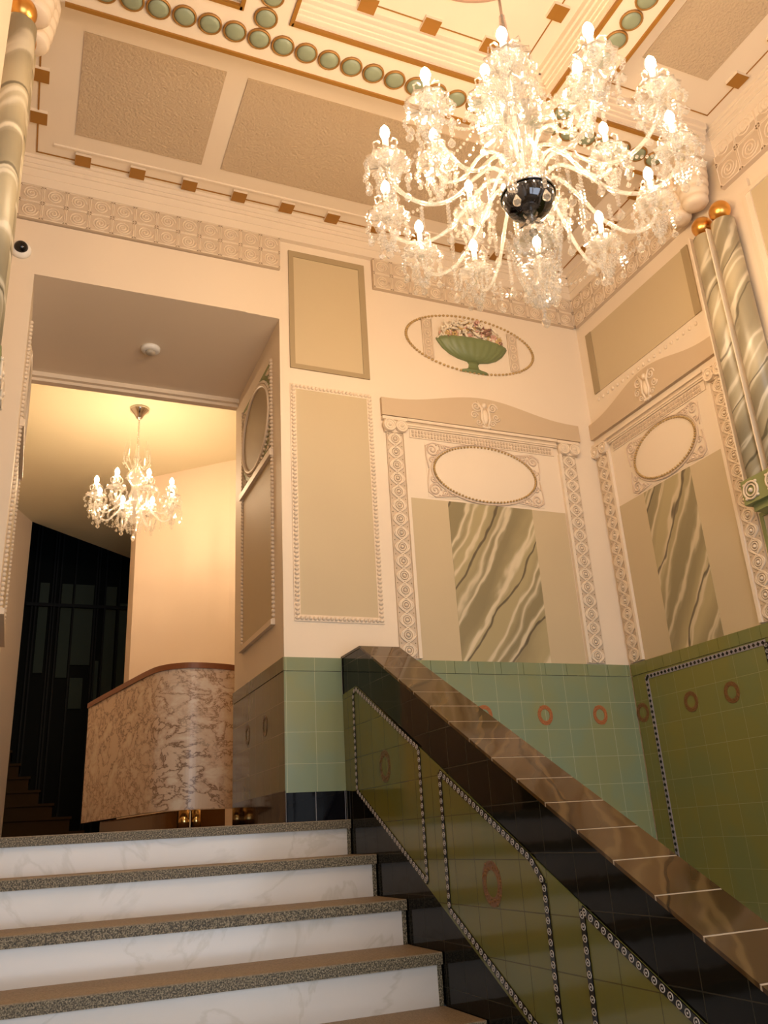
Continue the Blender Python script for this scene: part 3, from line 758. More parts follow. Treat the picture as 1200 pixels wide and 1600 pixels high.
def reveal_panel(fr, ua, ub, lab):
    # ua..ub in frame u; a bead-sided panel with a rail and an oval at the top
    t = empty('reveal_panel', fr.p((ua+ub)/2, 2.5, 0), lab, 'wall panel')
    m = MB(); m.fbox(fr, ua+0.03, ub-0.03, 2.53, 3.49, 0, 0.003); m.build('field', SAGE, t)
    m = MB(); m.fbox(fr, ua, ub, 2.50, 2.53, 0, 0.024); m.build('rail', CREAM_R, t)
    m = MB(); m.fbox(fr, ua, ub, 3.49, 3.53, 0, 0.024); m.build('rail', CREAM_R, t)
    m = MB(); k = 40
    for i in range(k+1):
        v = 2.53+(3.49-2.53)*i/k
        for u in (ua+0.016, ub-0.016): m.sphere(fr.p(u, v, 0.004), 0.0125, 7, 5, fr=fr)
    k = 24
    for i in range(k+1):
        v = 3.54+(4.12-3.54)*i/k
        for u in (ua+0.016, ub-0.016): m.sphere(fr.p(u, v, 0.004), 0.0125, 7, 5, fr=fr)
    stuff(m.build('beads', CREAM_R, t))
    m = MB(); m.fbox(fr, ua+0.03, ub-0.03, 3.53, 4.13, 0, 0.003); m.build('spandrel_ground', OLIVE, t)
    uc = (ua+ub)/2; ru = (ub-ua)/2-0.05; vc = 3.83; rv = 0.26
    el = [(uc+ru*math.cos(2*PI*i/48), vc+rv*math.sin(2*PI*i/48)) for i in range(48)]
    m = MB(); m.prism(fr, el, 0.003, 0.006); m.build('oval_field', SAGE_D, t)
    m = MB(); m.ring(fr, uc, vc, 0.010, ru, rv, 0.012, 48, 6)
    for i in range(60):
        a = 2*PI*i/60; m.sphere(fr.p(uc+(ru+0.022)*math.cos(a), vc+(rv+0.022)*math.sin(a), 0.005), 0.011, 6, 4, fr=fr)
    for sx in (-1, 1):
        for sy in (-1, 1): scroll_group(m, fr, uc+sx*(ru-0.02), vc+sy*(rv-0.02), sx, sy, 0.5, 0.006)
    m.build('oval_rim', CREAM_R, t)
reveal_panel(JR, -4.995, -4.255, 'sage panel with beads and oval top on the right reveal of the doorway')
reveal_panel(JL, 4.255, 4.995, 'beaded sage panel seen edge-on in the left reveal of the doorway')
bead_panel(LF, (3.2, 3.95, 2.5, 4.35), 'beaded sage panel seen edge-on at the left edge', field=SAGE_D)

# ------------------------------------------------------------------ cornices, soffit panels, beams
blk = lambda mb, x, y, z=5.05: mb
def gblock(parent, x, y):
    m = MB(); m.box(x-0.042, x+0.042, y-0.040, y+0.040, 5.032, 5.05)
    o = m.build('gilded_block', CEIL, parent)
    m = MB(); m.box(x-0.0415, x+0.0415, y-0.0395, y+0.0395, 5.0295, 5.032); m.build('gilt_face', GILT, o)
def cornice_run(parent, fr, u0, u1):
    m = MB()
    for n0, n1, v0, v1 in ((0, 0.032, 4.868, 4.925), (0, 0.036, 4.925, 4.975), (0, 0.046, 4.975, 5.0), (0, 0.052, 5.0, 5.03), (0, 0.064, 5.03, 5.05)):
        m.fbox(fr, u0, u1, v0, v1, n0, n1)
    m.build('moulding', CEIL, parent)
cor = empty('cornice', (1.5, 4.05, 4.87), 'stepped cream cornice with gilded square blocks over the rear bay', 'cornice')
cornice_run(cor, BK, -0.33, 3.346)
cornice_run(cor, RT, -4.1, -2.88); cornice_run(cor, LF, 2.88, 4.1)
for x in [0.040+0.2945*i for i in range(11)]: gblock(cor, x, 3.985)
for y in (3.745, 3.465, 3.185): gblock(cor, -0.196, y); gblock(cor, 3.226, y)
m = MB(); z0, z1 = 5.0465, 5.0495
m.box(-0.200, 3.216, 4.006, 4.014, z0, z1); m.box(-0.204, -0.196, 2.95, 4.014, z0, z1); m.box(3.212, 3.220, 2.95, 4.014, z0, z1)
m.build('groove', GILT, cor)
m = MB(); m.box(-0.115, 3.14, 3.918, 3.930, 5.040, 5.05); m.build('fillet', CEIL, cor)
cor2 = empty('cornice', (3.3, 1.5, 4.97), 'stepped cornice with gilded blocks over the front right bay, before the columns', 'cornice')
cornice_run(cor2, F((3.346, 0, 0), (0, -1, 0), (0, 0, 1), (-1, 0, 0)), -2.645, -1.38)
for y in (2.30, 2.02, 1.74): gblock(cor2, 3.19, y)
for x in (2.764,): gblock(cor2, x, 2.548)
m = MB(); m.box(3.212, 3.218, 1.4, 2.553, z0, z1); m.box(2.50, 3.218, 2.547, 2.553, z0, z1); m.build('groove', GILT, cor2)
cor3 = empty('cornice', (-0.2, 1.8, 4.97), 'stepped cornice with gilded blocks over the front left bay', 'cornice')
for y in (2.30, 2.02, 1.74): gblock(cor3, -0.13, y)
m = MB(); m.box(-0.17, -0.164, 1.4, 2.553, z0, z1); m.box(-0.17, 0.54, 2.547, 2.553, z0, z1); m.build('groove', GILT, cor3)
# stippled soffit panels
labs = ['rough stippled taupe ceiling panel, leftmost in the rear bay', 'wide rough taupe ceiling panel in middle of the rear bay, behind big chandelier', 'rough taupe ceiling panel at right of the rear bay']
for (x0, x1), lb in zip(((-0.010, 0.665), (0.775, 2.27), (2.38, 3.055)), labs):
    m = MB(); m.box(x0, x1, 3.152, 3.812, 5.044, 5.05); thing(m, 'ceiling_panel', STIP, lb, 'ceiling panel')
m = MB(); m.box(2.62, 3.045, 0.6, 2.362, 5.044, 5.05); thing(m, 'ceiling_panel', STIP, 'rough taupe ceiling panel in the front right corner of the photo', 'ceiling panel')
m = MB(); m.box(0.0, 0.425, 1.5, 2.362, 5.044, 5.05); thing(m, 'ceiling_panel', STIP, 'rough taupe ceiling panel of the front left bay', 'ceiling panel')

ZB = 4.87
def roundel(parent, x, y):
    m = MB(); m.lathe((x, y, ZB), [(0.0, 0.0), (0.054, 0.0), (0.054, -0.008), (0.049, -0.013), (0.045, -0.006)][1:], 20)
    o = m.build('roundel', RIM, parent)
    m = MB(); m.lathe((x, y, ZB-0.004), [(0.0445, -0.001), (0.043, -0.006), (0.03, -0.012), (0.012, -0.0145)], 18); m.build('green_dish', GREEN, o)
def xbeam(y0, y1, lab, circ):
    t = empty('ceiling_beam', (1.5, (y0+y1)/2, ZB), lab, 'ceiling beam')
    m = MB(); m.box(-0.33, 3.346, y0, y1, ZB, 5.05)
    front = y0
    m.build('beam_body', CEIL, t)
    m = MB()
    for xa, xb in ((-0.2, 0.62), (0.845, 2.20), (2.425, 3.25)):
        for d, za, zb in ((0.006, 4.90, 4.93), (0.014, 4.93, 4.955), (0.022, 4.955, 4.985), (0.034, 4.985, 5.015), (0.046, 5.015, 5.05)):
            m.box(xa, xb, y0-d, y0+0.01, za, zb)
    m.build('stepped_moulding', CEIL, t)
    return t
bm1 = xbeam(2.645, 2.88, 'cream ceiling beam with green roundels and gilt edges behind the big chandelier', True)
m = MB(); m.box(-0.10, 3.12, 2.872, 2.892, ZB-0.010, ZB+0.008); m.build('gilt_edge', GILT, bm1)
for xa, xb in ((-0.12, 0.622), (0.848, 2.197), (2.423, 3.12)):
    m = MB(); m.box(xa, xb, 2.634, 2.652, ZB-0.010, ZB+0.008); m.build('gilt_edge', GILT, bm1)
for i in range(28):
    x = 0.73-0.1128*7+0.1128*i
    if x < 3.10: roundel(bm1, x, 2.768)
bm2 = xbeam(1.14, 1.377, 'cream ceiling beam in front of the big chandelier', False)
m = MB()
for d, za, zb in ((0.006, 4.90, 4.93), (0.022, 4.955, 4.985), (0.046, 5.015, 5.05)): m.box(-0.2, 3.25, 1.367, 1.377+d, za, zb)
m.build('rear_moulding', CEIL, bm2)
for x0, x1, lab, xs in ((0.620, 0.848, 'cream cross beam with green roundels left of the big chandelier', 0.732), (2.197, 2.423, 'cream cross beam with green roundels right of the big chandelier', 2.311)):
    t = empty('ceiling_beam', ((x0+x1)/2, 2.0, ZB), lab, 'ceiling beam')
    m = MB(); m.box(x0, x1, 1.377, 2.645, ZB, 5.05); m.build('beam_body', CEIL, t)
    for sx, xe in ((-1, x0), (1, x1)):
        m = MB()
        for d, za, zb in ((0.006, 4.90, 4.93), (0.014, 4.93, 4.955), (0.022, 4.955, 4.985), (0.034, 4.985, 5.015), (0.046, 5.015, 5.05)):
            m.box(min(xe, xe+sx*d), max(xe, xe+sx*d), 1.42, 2.61, za, zb)
        m.build('stepped_moulding', CEIL, t)
        m = MB(); m.box(xe-0.009, xe+0.009, 1.377, 2.652, ZB-0.010, ZB+0.008); m.build('gilt_edge', GILT, t)
    for k in range(1, 12): roundel(t, xs, 2.768-0.1115*k)
# centre coffer ornament
cc = empty('coffer_ornament', (1.523, 2.011, 5.05), 'groove and gilded squares around the brightly lit centre coffer', 'ceiling ornament')
m = MB(); m.box(0.98, 2.066, 2.557, 2.563, z0, z1); m.box(2.060, 2.066, 1.46, 2.563, z0, z1); m.box(0.977, 0.983, 1.46, 2.563, z0, z1); m.box(0.98, 2.066, 1.460, 1.466, z0, z1); m.build('groove', GILT, cc)
for x in (1.196, 1.519, 1.842):
    gblock(cc, x, 2.561)
for y in (2.29, 2.011, 1.73): gblock(cc, 2.063, y); gblock(cc, 0.98, y)
rose = MB(); rose.lathe((1.523, 2.011, 5.05), [(0.40, 0), (0.40, -0.010), (0.37, -0.018), (0.35, -0.010), (0.20, -0.012), (0.17, -0.03), (0.10, -0.035), (0.05, -0.02)], 48)
rs = paint('rose_pink', (0.62, 0.42, 0.32))
thing(rose, 'ceiling_rose', rs, 'round pinkish ceiling rose above the big chandelier', 'ceiling rose')

# ------------------------------------------------------------------ columns on the right and left walls
def column(x, y, lab, sx):
    t = empty('wall_column', (x, y, 2.95), lab, 'column', 'veined marble columns with gold balls')
    m = MB(); m.lathe((x, y, 0), [(0.062, 2.95), (0.062, 4.40), (0.055, 4.405)], 28); m.build('shaft', VM_C, t)
    m = MB(); m.sphere((x, y, 4.478), 0.057, 24, 14); m.build('gold_ball', GOLD, t)
    m = MB(); prof = [(0.02, 4.60), (0.060, 4.60)]
    for i, r in enumerate((0.070, 0.080, 0.088, 0.094, 0.098)):
        zz = 4.605+i*0.052
        prof += [(r-0.008, zz), (r, zz+0.010), (r, zz+0.032), (r-0.006, zz+0.042)]
    prof += [(0.095, 4.868)]
    m.lathe((x-0.03*sx, y+0.115, 0), prof, 32); m.build('stepped_capital', CREAM_R, t)
    return t
column(3.25, 2.784, 'grey green veined column with gold ball, nearest the rear corner, right wall', 1)
column(3.25, 2.648, 'grey green veined column with gold ball, front one on the right wall', 1)
column(-0.242, 2.784, 'veined column with gold ball on the left edge, rear one', -1)
column(-0.242, 2.648, 'veined column with gold ball on the left edge, front one', -1)
m = MB(); m.fbox(RT, -2.90, -2.50, 2.95, 4.60, 0, 0.018); m.fbox(RT, -2.7195, -2.7125, 2.955, 4.40, 0.018, 0.150); m.fbox(RT, -2.864, -2.856, 2.955, 4.45, 0.018, 0.13); m.build('x', CREAM).name = 'column_backing'
tag(bpy.data.objects['column_backing'], 'narrow cream pilaster strip behind the two right wall columns', 'pilaster')
for fx, xa, xb, lab, fr in ((1, 3.168, 3.346, 'green bracket with pale rosette carrying the right wall columns', F((3.168, 0, 0), (0, -1, 0), (0, 0, 1), (-1, 0, 0))),
                            (-1, -0.33, -0.165, 'green bracket carrying the left wall columns', F((-0.165, 0, 0), (0, 1, 0), (0, 0, 1), (1, 0, 0)))):
    t = empty('column_bracket', (xa, 2.7, 2.82), lab, 'bracket')
    m = MB(); m.box(xa, xb, 2.575, 2.842, 2.825, 2.95); m.box(xa+0.03, xb-0.0, 2.60, 2.82, 2.79, 2.825); m.build('block', OLIVE, t)
    m = MB()
    for y in (2.785, 2.645):
        u = -y if fx > 0 else y
        m.ring(fr, u, 2.887, 0.004, 0.043, 0.043, 0.006, 24, 5); m.ring(fr, u, 2.887, 0.004, 0.028, 0.028, 0.005, 20, 5); m.sphere(fr.p(u, 2.887, 0.003), 0.013, 8, 5, fr=fr)
        for j in range(4): m.sphere(fr.p(u+0.05*math.cos(PI/4+j*PI/2), 2.887+0.05*math.sin(PI/4+j*PI/2), 0.002), 0.009, 6, 4, fr=fr)
    m.build('rosette', CREAM_R, t)

# ------------------------------------------------------------------ small fittings
t = empty('security_camera', (-0.234, 4.1, 4.437), 'small white dome security camera above the left side of the doorway', 'camera')
m = MB(); m.lathe(BK.p(-0.225, 4.437, 0.009), [(0.052, 0), (0.052, 0.012), (0.046, 0.026), (0.036, 0.032)], 28, True, BK); m.build('housing', WHITE, t)
m = MB(); m.sphere(BK.p(-0.225, 4.437, 0.037), 0.036, 18, 10, fr=BK); m.build('dark_dome', BLACKG, t)
t = empty('smoke_detector', (0.53, 4.64, 4.305), 'round white smoke detector on the doorway soffit', 'detector')
m = MB(); m.lathe((0.53, 4.64, 4.305), [(0.058, 0), (0.058, -0.014), (0.050, -0.024), (0.034, -0.026)], 28); m.build('base', WHITE, t)
m = MB(); m.lathe((0.53, 4.64, 4.279), [(0.030, 0.0), (0.028, -0.012), (0.018, -0.018)], 24); m.build('sensor_cap', mat('grey_plastic', (0.45, 0.40, 0.33), 0.5), t)
m = MB(); m.box(0.716, 0.722, 6.93, 6.95, 3.58, 3.60); m.box(0.716, 0.722, 6.93, 6.95, 3.62, 3.64)
# ------------------------------------------------------------------ reception desk
ctrl = [(0.42, 7.9), (0.488, 7.31), (0.619, 6.60), (0.756, 5.90), (0.830, 5.68), (0.956, 5.575), (1.12, 5.570), (1.30, 5.63), (1.62, 5.80)]
def catmull(P, k=8):
    out = []
    for i in range(1, len(P)-2):
        p0, p1, p2, p3 = [Vector(q) for q in P[i-1:i+3]]
        for j in range(k):
            s = j/k
            out.append(0.5*((2*p1)+(p2-p0)*s+(2*p0-5*p1+4*p2-p3)*s*s+(3*p1-p0-3*p2+p3)*s**3))
    out.append(Vector(P[-2])); return out
cv = catmull(ctrl)
def ribbon(mb, pts, off0, off1, z0, z1):
    L = []; R_ = []
    for i, p in enumerate(pts):
        a = pts[max(0, i-1)]; b = pts[min(len(pts)-1, i+1)]; d = (b-a).normalized(); q = Vector((-d.y, d.x))
        L.append(p+q*off0); R_.append(p+q*off1)
    n = len(pts)
    vs = [(p.x, p.y, z0) for p in L]+[(p.x, p.y, z0) for p in R_]+[(p.x, p.y, z1) for p in L]+[(p.x, p.y, z1) for p in R_]
    fs = []
    for i in range(n-1):
        fs += [(i, i+1, n+i+1, n+i), (2*n+i, 3*n+i, 3*n+i+1, 2*n+i+1), (i, 2*n+i, 2*n+i+1, i+1), (n+i, n+i+1, 3*n+i+1, 3*n+i)]
    fs += [(0, n, 3*n, 2*n), (n-1, 3*n-1, 4*n-1, 2*n-1)]
    mb.add(vs, fs, False)
dk = empty('reception_desk', (1.0, 6.0, 1.506), 'curved reception desk faced in pinkish veined marble with wooden top, through doorway', 'desk')
m = MB(); ribbon(m, cv, 0.0, 0.035, 1.640, 2.515); m.build('marble_front', DMAR, dk)
m = MB(); ribbon(m, cv, -0.012, 0.24, 2.515, 2.552); m.build('counter_top', WOOD, dk)
m = MB(); ribbon(m, cv[2:], 0.10, 0.14, 1.506, 1.640); m.build('mirror_plinth', mat('smoked_mirror', (0.16, 0.09, 0.04), 0.06, 1.0), dk)
m = MB(); m.lathe((0.985, 5.645, 1.506), [(0.035, 0), (0.035, 0.134)], 20); m.lathe((1.06, 5.65, 1.506), [(0.03, 0), (0.03, 0.134)], 20); m.build('brass_foot', BRASS, dk)

# ------------------------------------------------------------------ dark stair and lift cage behind
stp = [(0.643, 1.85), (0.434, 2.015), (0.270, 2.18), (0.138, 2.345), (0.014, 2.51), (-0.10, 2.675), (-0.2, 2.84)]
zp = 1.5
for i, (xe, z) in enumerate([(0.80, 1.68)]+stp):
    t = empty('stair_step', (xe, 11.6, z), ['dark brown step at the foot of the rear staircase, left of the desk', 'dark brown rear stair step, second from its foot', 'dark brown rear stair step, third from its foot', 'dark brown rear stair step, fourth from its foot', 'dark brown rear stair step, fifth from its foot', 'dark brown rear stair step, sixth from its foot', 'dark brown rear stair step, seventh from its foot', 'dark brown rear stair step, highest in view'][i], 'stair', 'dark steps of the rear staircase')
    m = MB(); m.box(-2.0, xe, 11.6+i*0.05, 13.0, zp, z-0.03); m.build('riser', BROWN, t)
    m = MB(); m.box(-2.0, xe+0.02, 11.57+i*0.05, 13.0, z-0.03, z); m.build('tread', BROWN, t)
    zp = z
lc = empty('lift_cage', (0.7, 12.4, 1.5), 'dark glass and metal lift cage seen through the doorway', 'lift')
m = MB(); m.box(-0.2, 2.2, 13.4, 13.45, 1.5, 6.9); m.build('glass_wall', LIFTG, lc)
random.seed(11)
for (x0, x1, za, zb) in ((0.06, 0.16, 3.35, 4.5), (0.30, 0.42, 3.3, 4.45), (0.44, 0.66, 3.45, 4.5), (0.46, 0.60, 2.95, 3.3), (0.80, 0.92, 3.0, 4.4), (0.70, 0.76, 2.9, 3.5), (0.96, 1.08, 2.4, 4.2)):
    m = MB(); m.box(x0*1.3, x1*1.3, 13.36, 13.385, 1.43+(za-1.43)*1.3, min(5.3, 1.43+(zb-1.43)*1.3)); m.build('glass_panel', LIFTP, lc)
for x in (-0.02, 0.02, 0.19, 0.22, 0.27, 0.43, 0.67, 0.70, 0.78, 0.94, 1.1, 1.3):
    m = MB(); m.box(x*1.3, x*1.3+0.022, 13.3, 13.33, 1.5, 6.9); m.build('mullion', LIFTM, lc)
for z in (4.1,):
    m = MB(); m.box(-0.1, 1.8, 13.29, 13.34, z*1.2, z*1.2+0.05); m.build('transom', LIFTM, lc)

# ------------------------------------------------------------------ chandeliers
def pol(c, r, a, z): return Vector((c[0]+r*math.cos(a), c[1]+r*math.sin(a), z))
def drop(mb, p, L=0.035, w=0.011):
    # almond-shaped cut pendant hanging from p
    mb.lathe(p, [(0.0015, 0), (w*0.45, -L*0.25), (w, -L*0.62), (w*0.7, -L*0.85), (0.0015, -L)], 6, False)
def beadstring(mb, a, b, sag, n, r):
    for i in range(n+1):
        s = i/n; p = a.lerp(b, s); p.z -= sag*4*s*(1-s)
        mb.sphere(p, r, 6, 4, False)

def arm_asm(root, c, a, R, zc, path, s, bulbm, ndrop, strings, droplen, single=False):
    # path: (r, z) of the glass arm; zc: height of the dish at the arm's tip
    m = MB(); P = [Vector((r, z)) for r, z in path]
    ctrl_ = [P[0]-(P[1]-P[0])]+P+[P[-1]+(P[-1]-P[-2])]
    pts = []
    for i in range(1, len(ctrl_)-2):
        p0, p1, p2, p3 = ctrl_[i-1:i+3]
        for j in range(5):
            q = j/5
            pts.append(0.5*((2*p1)+(p2-p0)*q+(2*p0-5*p1+4*p2-p3)*q*q+(3*p1-p0-3*p2+p3)*q**3))
    pts.append(P[-1])
    m.tube([pol(c, p.x, a, p.y) for p in pts], 0.0075*s, 8)
    arm = m.build('crystal_arm', CRYT, root)
    t = pol(c, R, a, zc)
    m = MB(); m.lathe(t, [(0.010*s, -0.02*s), (0.022*s, -0.004*s), (0.070*s, 0.006*s), (0.076*s, 0.016*s), (0.060*s, 0.010*s), (0.02*s, 0.004*s)], 24, True, None, 0.06, 12); m.build('drip_dish', CRY, arm)
    m = MB(); m.lathe(t, [(0.012*s, 0.0), (0.026*s, 0.020*s), (0.030*s, 0.045*s), (0.020*s, 0.052*s)], 12, False)
    for k in range(6):   # looped glass crown around the candle
        b = 2*PI*k/6
        m.tube([t+Vector((q*s*math.cos(b), q*s*math.sin(b), h*s)) for q, h in ((0.026, 0.045), (0.044, 0.058), (0.048, 0.085), (0.034, 0.10), (0.022, 0.092))], 0.0032*s, 5)
    m.build('candle_cup', CRY, arm)
    m = MB(); m.lathe(t, [(0.018*s, 0.048*s), (0.018*s, 0.056*s)], 12); m.build('metal_collar', CHROME, arm)
    m = MB(); m.lathe(t, [(0.0105*s, 0.05*s), (0.0105*s, 0.122*s)], 12); m.build('candle_sleeve', CANDLE, arm)
    m = MB(); m.lathe(t+Vector((0, 0, 0.122*s)), [(0.006*s, 0), (0.0145*s, 0.010*s), (0.0175*s, 0.024*s), (0.0145*s, 0.040*s), (0.007*s, 0.052*s), (0.001, 0.060*s)], 12); m.build('light_bulb', bulbm, arm)
    m = MB(); d = MB()
    for k in range(strings):
        b = 2*PI*k/strings
        e = t+Vector((0.072*s*math.cos(b), 0.072*s*math.sin(b), 0.006*s))
        n = 6 if k % 2 == 0 else 4
        for j in range(n):
            m.sphere(e+Vector((0.006*s*math.sin(j*1.3+k)*1.0+math.cos(b)*0.010*s*math.sin(PI*j/n), math.sin(b)*0.010*s*math.sin(PI*j/n), -0.008*s-0.0155*s*j)), 0.0088*s, 6, 4, False)
        if single:
            d = MB(); drop(d, e+Vector((0, 0, -0.010*s-0.0155*s*n)), droplen*s*1.25, 0.014*s); d.build('pendant_drop', CRY, arm)
        else: drop(d, e+Vector((0, 0, -0.010*s-0.0155*s*n)), droplen*s, 0.011*s)
    # inner cascade below the dish
    for k in range(6):
        b = 2*PI*(k+.5)/6
        for j in range(7):
            q = (0.046-0.005*j)*s
            m.sphere(t+Vector((q*math.cos(b), q*math.sin(b), -0.03*s-0.017*s*j)), 0.0084*s, 6, 4, False)
    stuff(m.build('bead_strings', CRY, arm))
    if not single: stuff(d.build('pendant_drops', CRY, arm))
    m = MB(); drop(m, t+Vector((0, 0, -0.13*s)), 0.055*s, 0.017*s); m.sphere(t+Vector((0, 0, -0.118*s)), 0.011*s, 8, 5, False); m.build('large_drop', CRY, arm)
    return t

CX, CY = 1.523, 2.011
ch = empty('crystal_chandelier', (CX, CY, 3.0), 'large blazing crystal chandelier with many candle arms hanging from the coffered ceiling', 'chandelier')
c0 = (CX, CY)
lowt = []
for k in range(12):
    a = math.radians(22+30*k)
    lowt.append(arm_asm(ch, c0, a, 0.525, 3.600, [(0.05, 3.60), (0.12, 3.66), (0.20, 3.60), (0.29, 3.495), (0.38, 3.455), (0.46, 3.475), (0.512, 3.53), (0.525, 3.59)], 1.0, BULBM, 8, 8, 0.030, True))
upt = []
for k in range(6):
    a = math.radians(38+60*k)
    upt.append(arm_asm(ch, c0, a, 0.320, 3.715, [(0.05, 3.68), (0.10, 3.76), (0.16, 3.74), (0.22, 3.655), (0.28, 3.63), (0.315, 3.665), (0.320, 3.705)], 0.95, BULBM, 8, 8, 0.028))
m = MB()
for k in range(12): beadstring(m, lowt[k]+Vector((0, 0, -0.03)), lowt[(k+1) % 12]+Vector((0, 0, -0.03)), 0.085, 14, 0.0068)
stuff(m.build('outer_bead_garland', CRY, ch))
m = MB()
for k in range(6):
    a = math.radians(38+60*k); beadstring(m, pol(c0, 0.10, a, 4.02), upt[k]+Vector((0, 0, 0.02)), 0.07, 16, 0.0062)
    b = math.radians(22+60*k); beadstring(m, pol(c0, 0.09, b, 3.98), lowt[2*k]+Vector((0, 0, 0.01)), 0.13, 26, 0.0064)
stuff(m.build('upper_bead_garland', CRY, ch))
# stem of turned glass
m = MB()
m.lathe((CX, CY, 0), [(0.012, 3.46), (0.060, 3.50), (0.082, 3.56), (0.086, 3.62), (0.060, 3.67), (0.030, 3.70), (0.050, 3.76), (0.062, 3.82), (0.036, 3.87), (0.022, 3.90), (0.034, 3.95), (0.046, 4.00), (0.024, 4.05), (0.018, 4.12), (0.05, 4.17), (0.058, 4.22), (0.02, 4.28), (0.012, 4.45)], 20, True, None, 0.05, 10)
m.build('glass_stem', CRY, ch)
m = MB(); m.tube([(CX, CY, 3.45), (CX, CY, 5.02)], 0.006, 8); m.build('steel_rod', CHROME, ch)
m = MB(); m.lathe((CX, CY, 5.015), [(0.07, 0), (0.066, -0.03), (0.03, -0.05), (0.012, -0.09)], 24); m.build('ceiling_canopy', CHROME, ch)
m = MB(); m.lathe((CX, CY, 3.50), [(0.095, 0.055), (0.095, 0.040), (0.090, 0.015), (0.072, -0.012), (0.042, -0.026), (0.012, -0.030)], 36); m.build('chrome_bowl', DCHROME, ch)
m = MB(); m.ring(F((0,0,0),(1,0,0),(0,1,0),(0,0,1)), CX, CY, 3.552, 0.098, 0.098, 0.005, 36, 6); m.build('bowl_rim', CHROME, ch)
# tiers of drops around the stem
for zt, rt, nt_, nm in ((4.20, 0.085, 8, 'crown_drops'), (3.98, 0.11, 10, 'crown_drops'), (3.86, 0.14, 12, 'crown_drops')):
    m = MB(); m.lathe((CX, CY, zt), [(0.02, 0), (rt, 0.008), (rt, 0.014), (0.02, 0.012)], 20)
    for k in range(nt_):
        a = 2*PI*k/nt_; p = pol(c0, rt, a, zt)
        for j in range(3): m.sphere(p+Vector((0, 0, -0.014*j-0.006)), 0.0070, 6, 4, False)
        drop(m, p+Vector((0, 0, -0.048)), 0.045, 0.012)
        m.tube([pol(c0, rt*0.3, a, zt+0.01), pol(c0, rt*0.75, a, zt+0.06), pol(c0, rt*1.0, a, zt+0.05), pol(c0, rt*1.05, a, zt+0.015)], 0.0035, 5)
    m.build(nm, CRY, ch)
# inner veil of strings between the arms
m = MB()
for k in range(12):
    a = math.radians(7+30*k)
    for (rr, zz, n) in ((0.19, 3.60, 12), (0.30, 3.52, 9), (0.40, 3.47, 6)):
        p = pol(c0, rr, a+rr*0.4, zz)
        for j in range(n): m.sphere(p+Vector((0, 0, -0.0155*j)), 0.0085, 6, 4, False)
        drop(m, p+Vector((0, 0, -0.0155*n)), 0.050, 0.016)
stuff(m.build('bead_veil', CRY, ch))
# lower tail: small glass vase and cascade narrowing to a finial
m = MB(); m.lathe((CX, CY, 0), [(0.004, 3.475), (0.018, 3.45), (0.012, 3.42), (0.030, 3.405), (0.056, 3.395), (0.070, 3.37), (0.074, 3.345), (0.060, 3.35)], 24, True, None, 0.05, 12); m.build('lower_vase', CRY, ch)
m = MB(); m.sphere((CX, CY, 3.392), 0.016, 12, 8); m.build('vase_hole_dark', BLACKG, ch)  # black ball standing in for the darkness of the vase's opening
m = MB()
for k in range(16):
    a = 2*PI*k/16
    n = 17 if k % 2 else 12
    for j in range(n):
        s_ = j/n; rr = 0.076*(1-s_)**0.6+0.022
        m.sphere(pol(c0, rr, a+0.06*j, 3.365-0.0165*j), 0.0074, 6, 4, False)
    if k % 2 == 0: drop(m, pol(c0, 0.055, a, 3.16), 0.05, 0.014)
stuff(m.build('lower_cascade', CRY, ch))
m = MB()
for k in range(8):
    a = 2*PI*(k+.5)/8; drop(m, pol(c0, 0.028, a, 3.13), 0.045, 0.012)
for j in range(3): m.sphere((CX, CY, 3.105-0.02*j), 0.010, 8, 5, False)
drop(m, Vector((CX, CY, 3.06)), 0.065, 0.018)
m.build('finial_drop', CRY, ch)

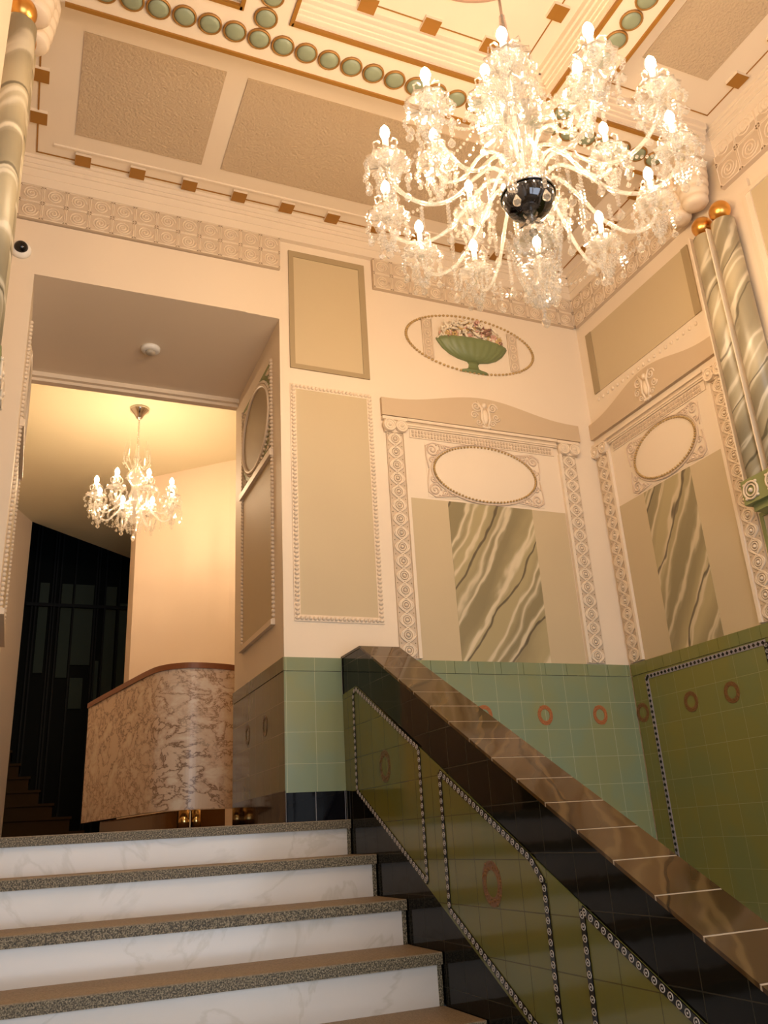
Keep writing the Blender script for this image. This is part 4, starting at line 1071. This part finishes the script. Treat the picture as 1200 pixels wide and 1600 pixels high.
SX, SY = 0.574, 5.50
sc_ = empty('crystal_chandelier', (SX, SY, 3.3), 'small crystal chandelier on a thin chain above the desk, through doorway', 'chandelier')
c1 = (SX, SY); st = []
for k in range(8):
    a = math.radians(12+45*k)
    st.append(arm_asm(sc_, c1, a, 0.262, 3.615, [(0.035, 3.55), (0.08, 3.60), (0.13, 3.56), (0.19, 3.515), (0.24, 3.535), (0.262, 3.60)], 0.82, BULBS, 6, 6, 0.035))
m = MB(); m.lathe((SX, SY, 4.33), [(0.068, 0), (0.066, -0.018), (0.040, -0.040), (0.028, -0.060), (0.020, -0.075), (0.006, -0.085)], 28); m.build('ceiling_canopy', CHROME, sc_)
m = MB()
for i in range(13):
    z = 4.245-0.0155*i; a = PI/2*(i % 2)
    m.tube([(SX+0.006*math.cos(b)*math.cos(a), SY+0.006*math.cos(b)*math.sin(a), z+0.010*math.sin(b)) for b in [2*PI*q/8 for q in range(8)]], 0.0018, 4, closed=True)
m.build('hanging_chain', CHROME, sc_)
m = MB(); m.lathe((SX, SY, 0), [(0.010, 4.05), (0.016, 3.98), (0.030, 3.93), (0.014, 3.90), (0.020, 3.86), (0.058, 3.83), (0.070, 3.79), (0.040, 3.76), (0.026, 3.72), (0.046, 3.66), (0.034, 3.61), (0.070, 3.56), (0.072, 3.52), (0.03, 3.48), (0.012, 3.46)], 20, True, None, 0.05, 10); m.build('glass_stem', CRY, sc_)
m = MB()
for k in range(8):
    a = 2*PI*k/8
    m.tube([pol(c1, q, a, z) for q, z in ((0.02, 3.90), (0.05, 3.86), (0.09, 3.93), (0.085, 4.02), (0.07, 4.06))], 0.004, 5)
    p = pol(c1, 0.085, a, 3.98)
    for j in range(4): m.sphere(p+Vector((0, 0, -0.014*j)), 0.0065, 6, 4, False)
    drop(m, p+Vector((0, 0, -0.055)), 0.035, 0.010)
m.build('crown_drops', CRY, sc_)
m = MB()
for k in range(8): beadstring(m, st[k]+Vector((0, 0, -0.05)), st[(k+1) % 8]+Vector((0, 0, -0.05)), 0.06, 10, 0.006)
stuff(m.build('bead_garland', CRY, sc_))
m = MB()
for k in range(10):
    a = 2*PI*k/10
    for j in range(8): m.sphere(pol(c1, 0.07-0.004*j, a, 3.52-0.016*j), 0.0068, 6, 4, False)
drop(m, Vector((SX, SY, 3.40)), 0.06, 0.016)
stuff(m.build('lower_cascade', CRY, sc_))

# the lobby is taller than the doorway: hang its chandelier at that scale
sc_.location = (SX*1.25, SY*1.25, 1.43+(3.3-1.43)*1.25)
sc_.scale = (1.25, 1.25, 1.25)
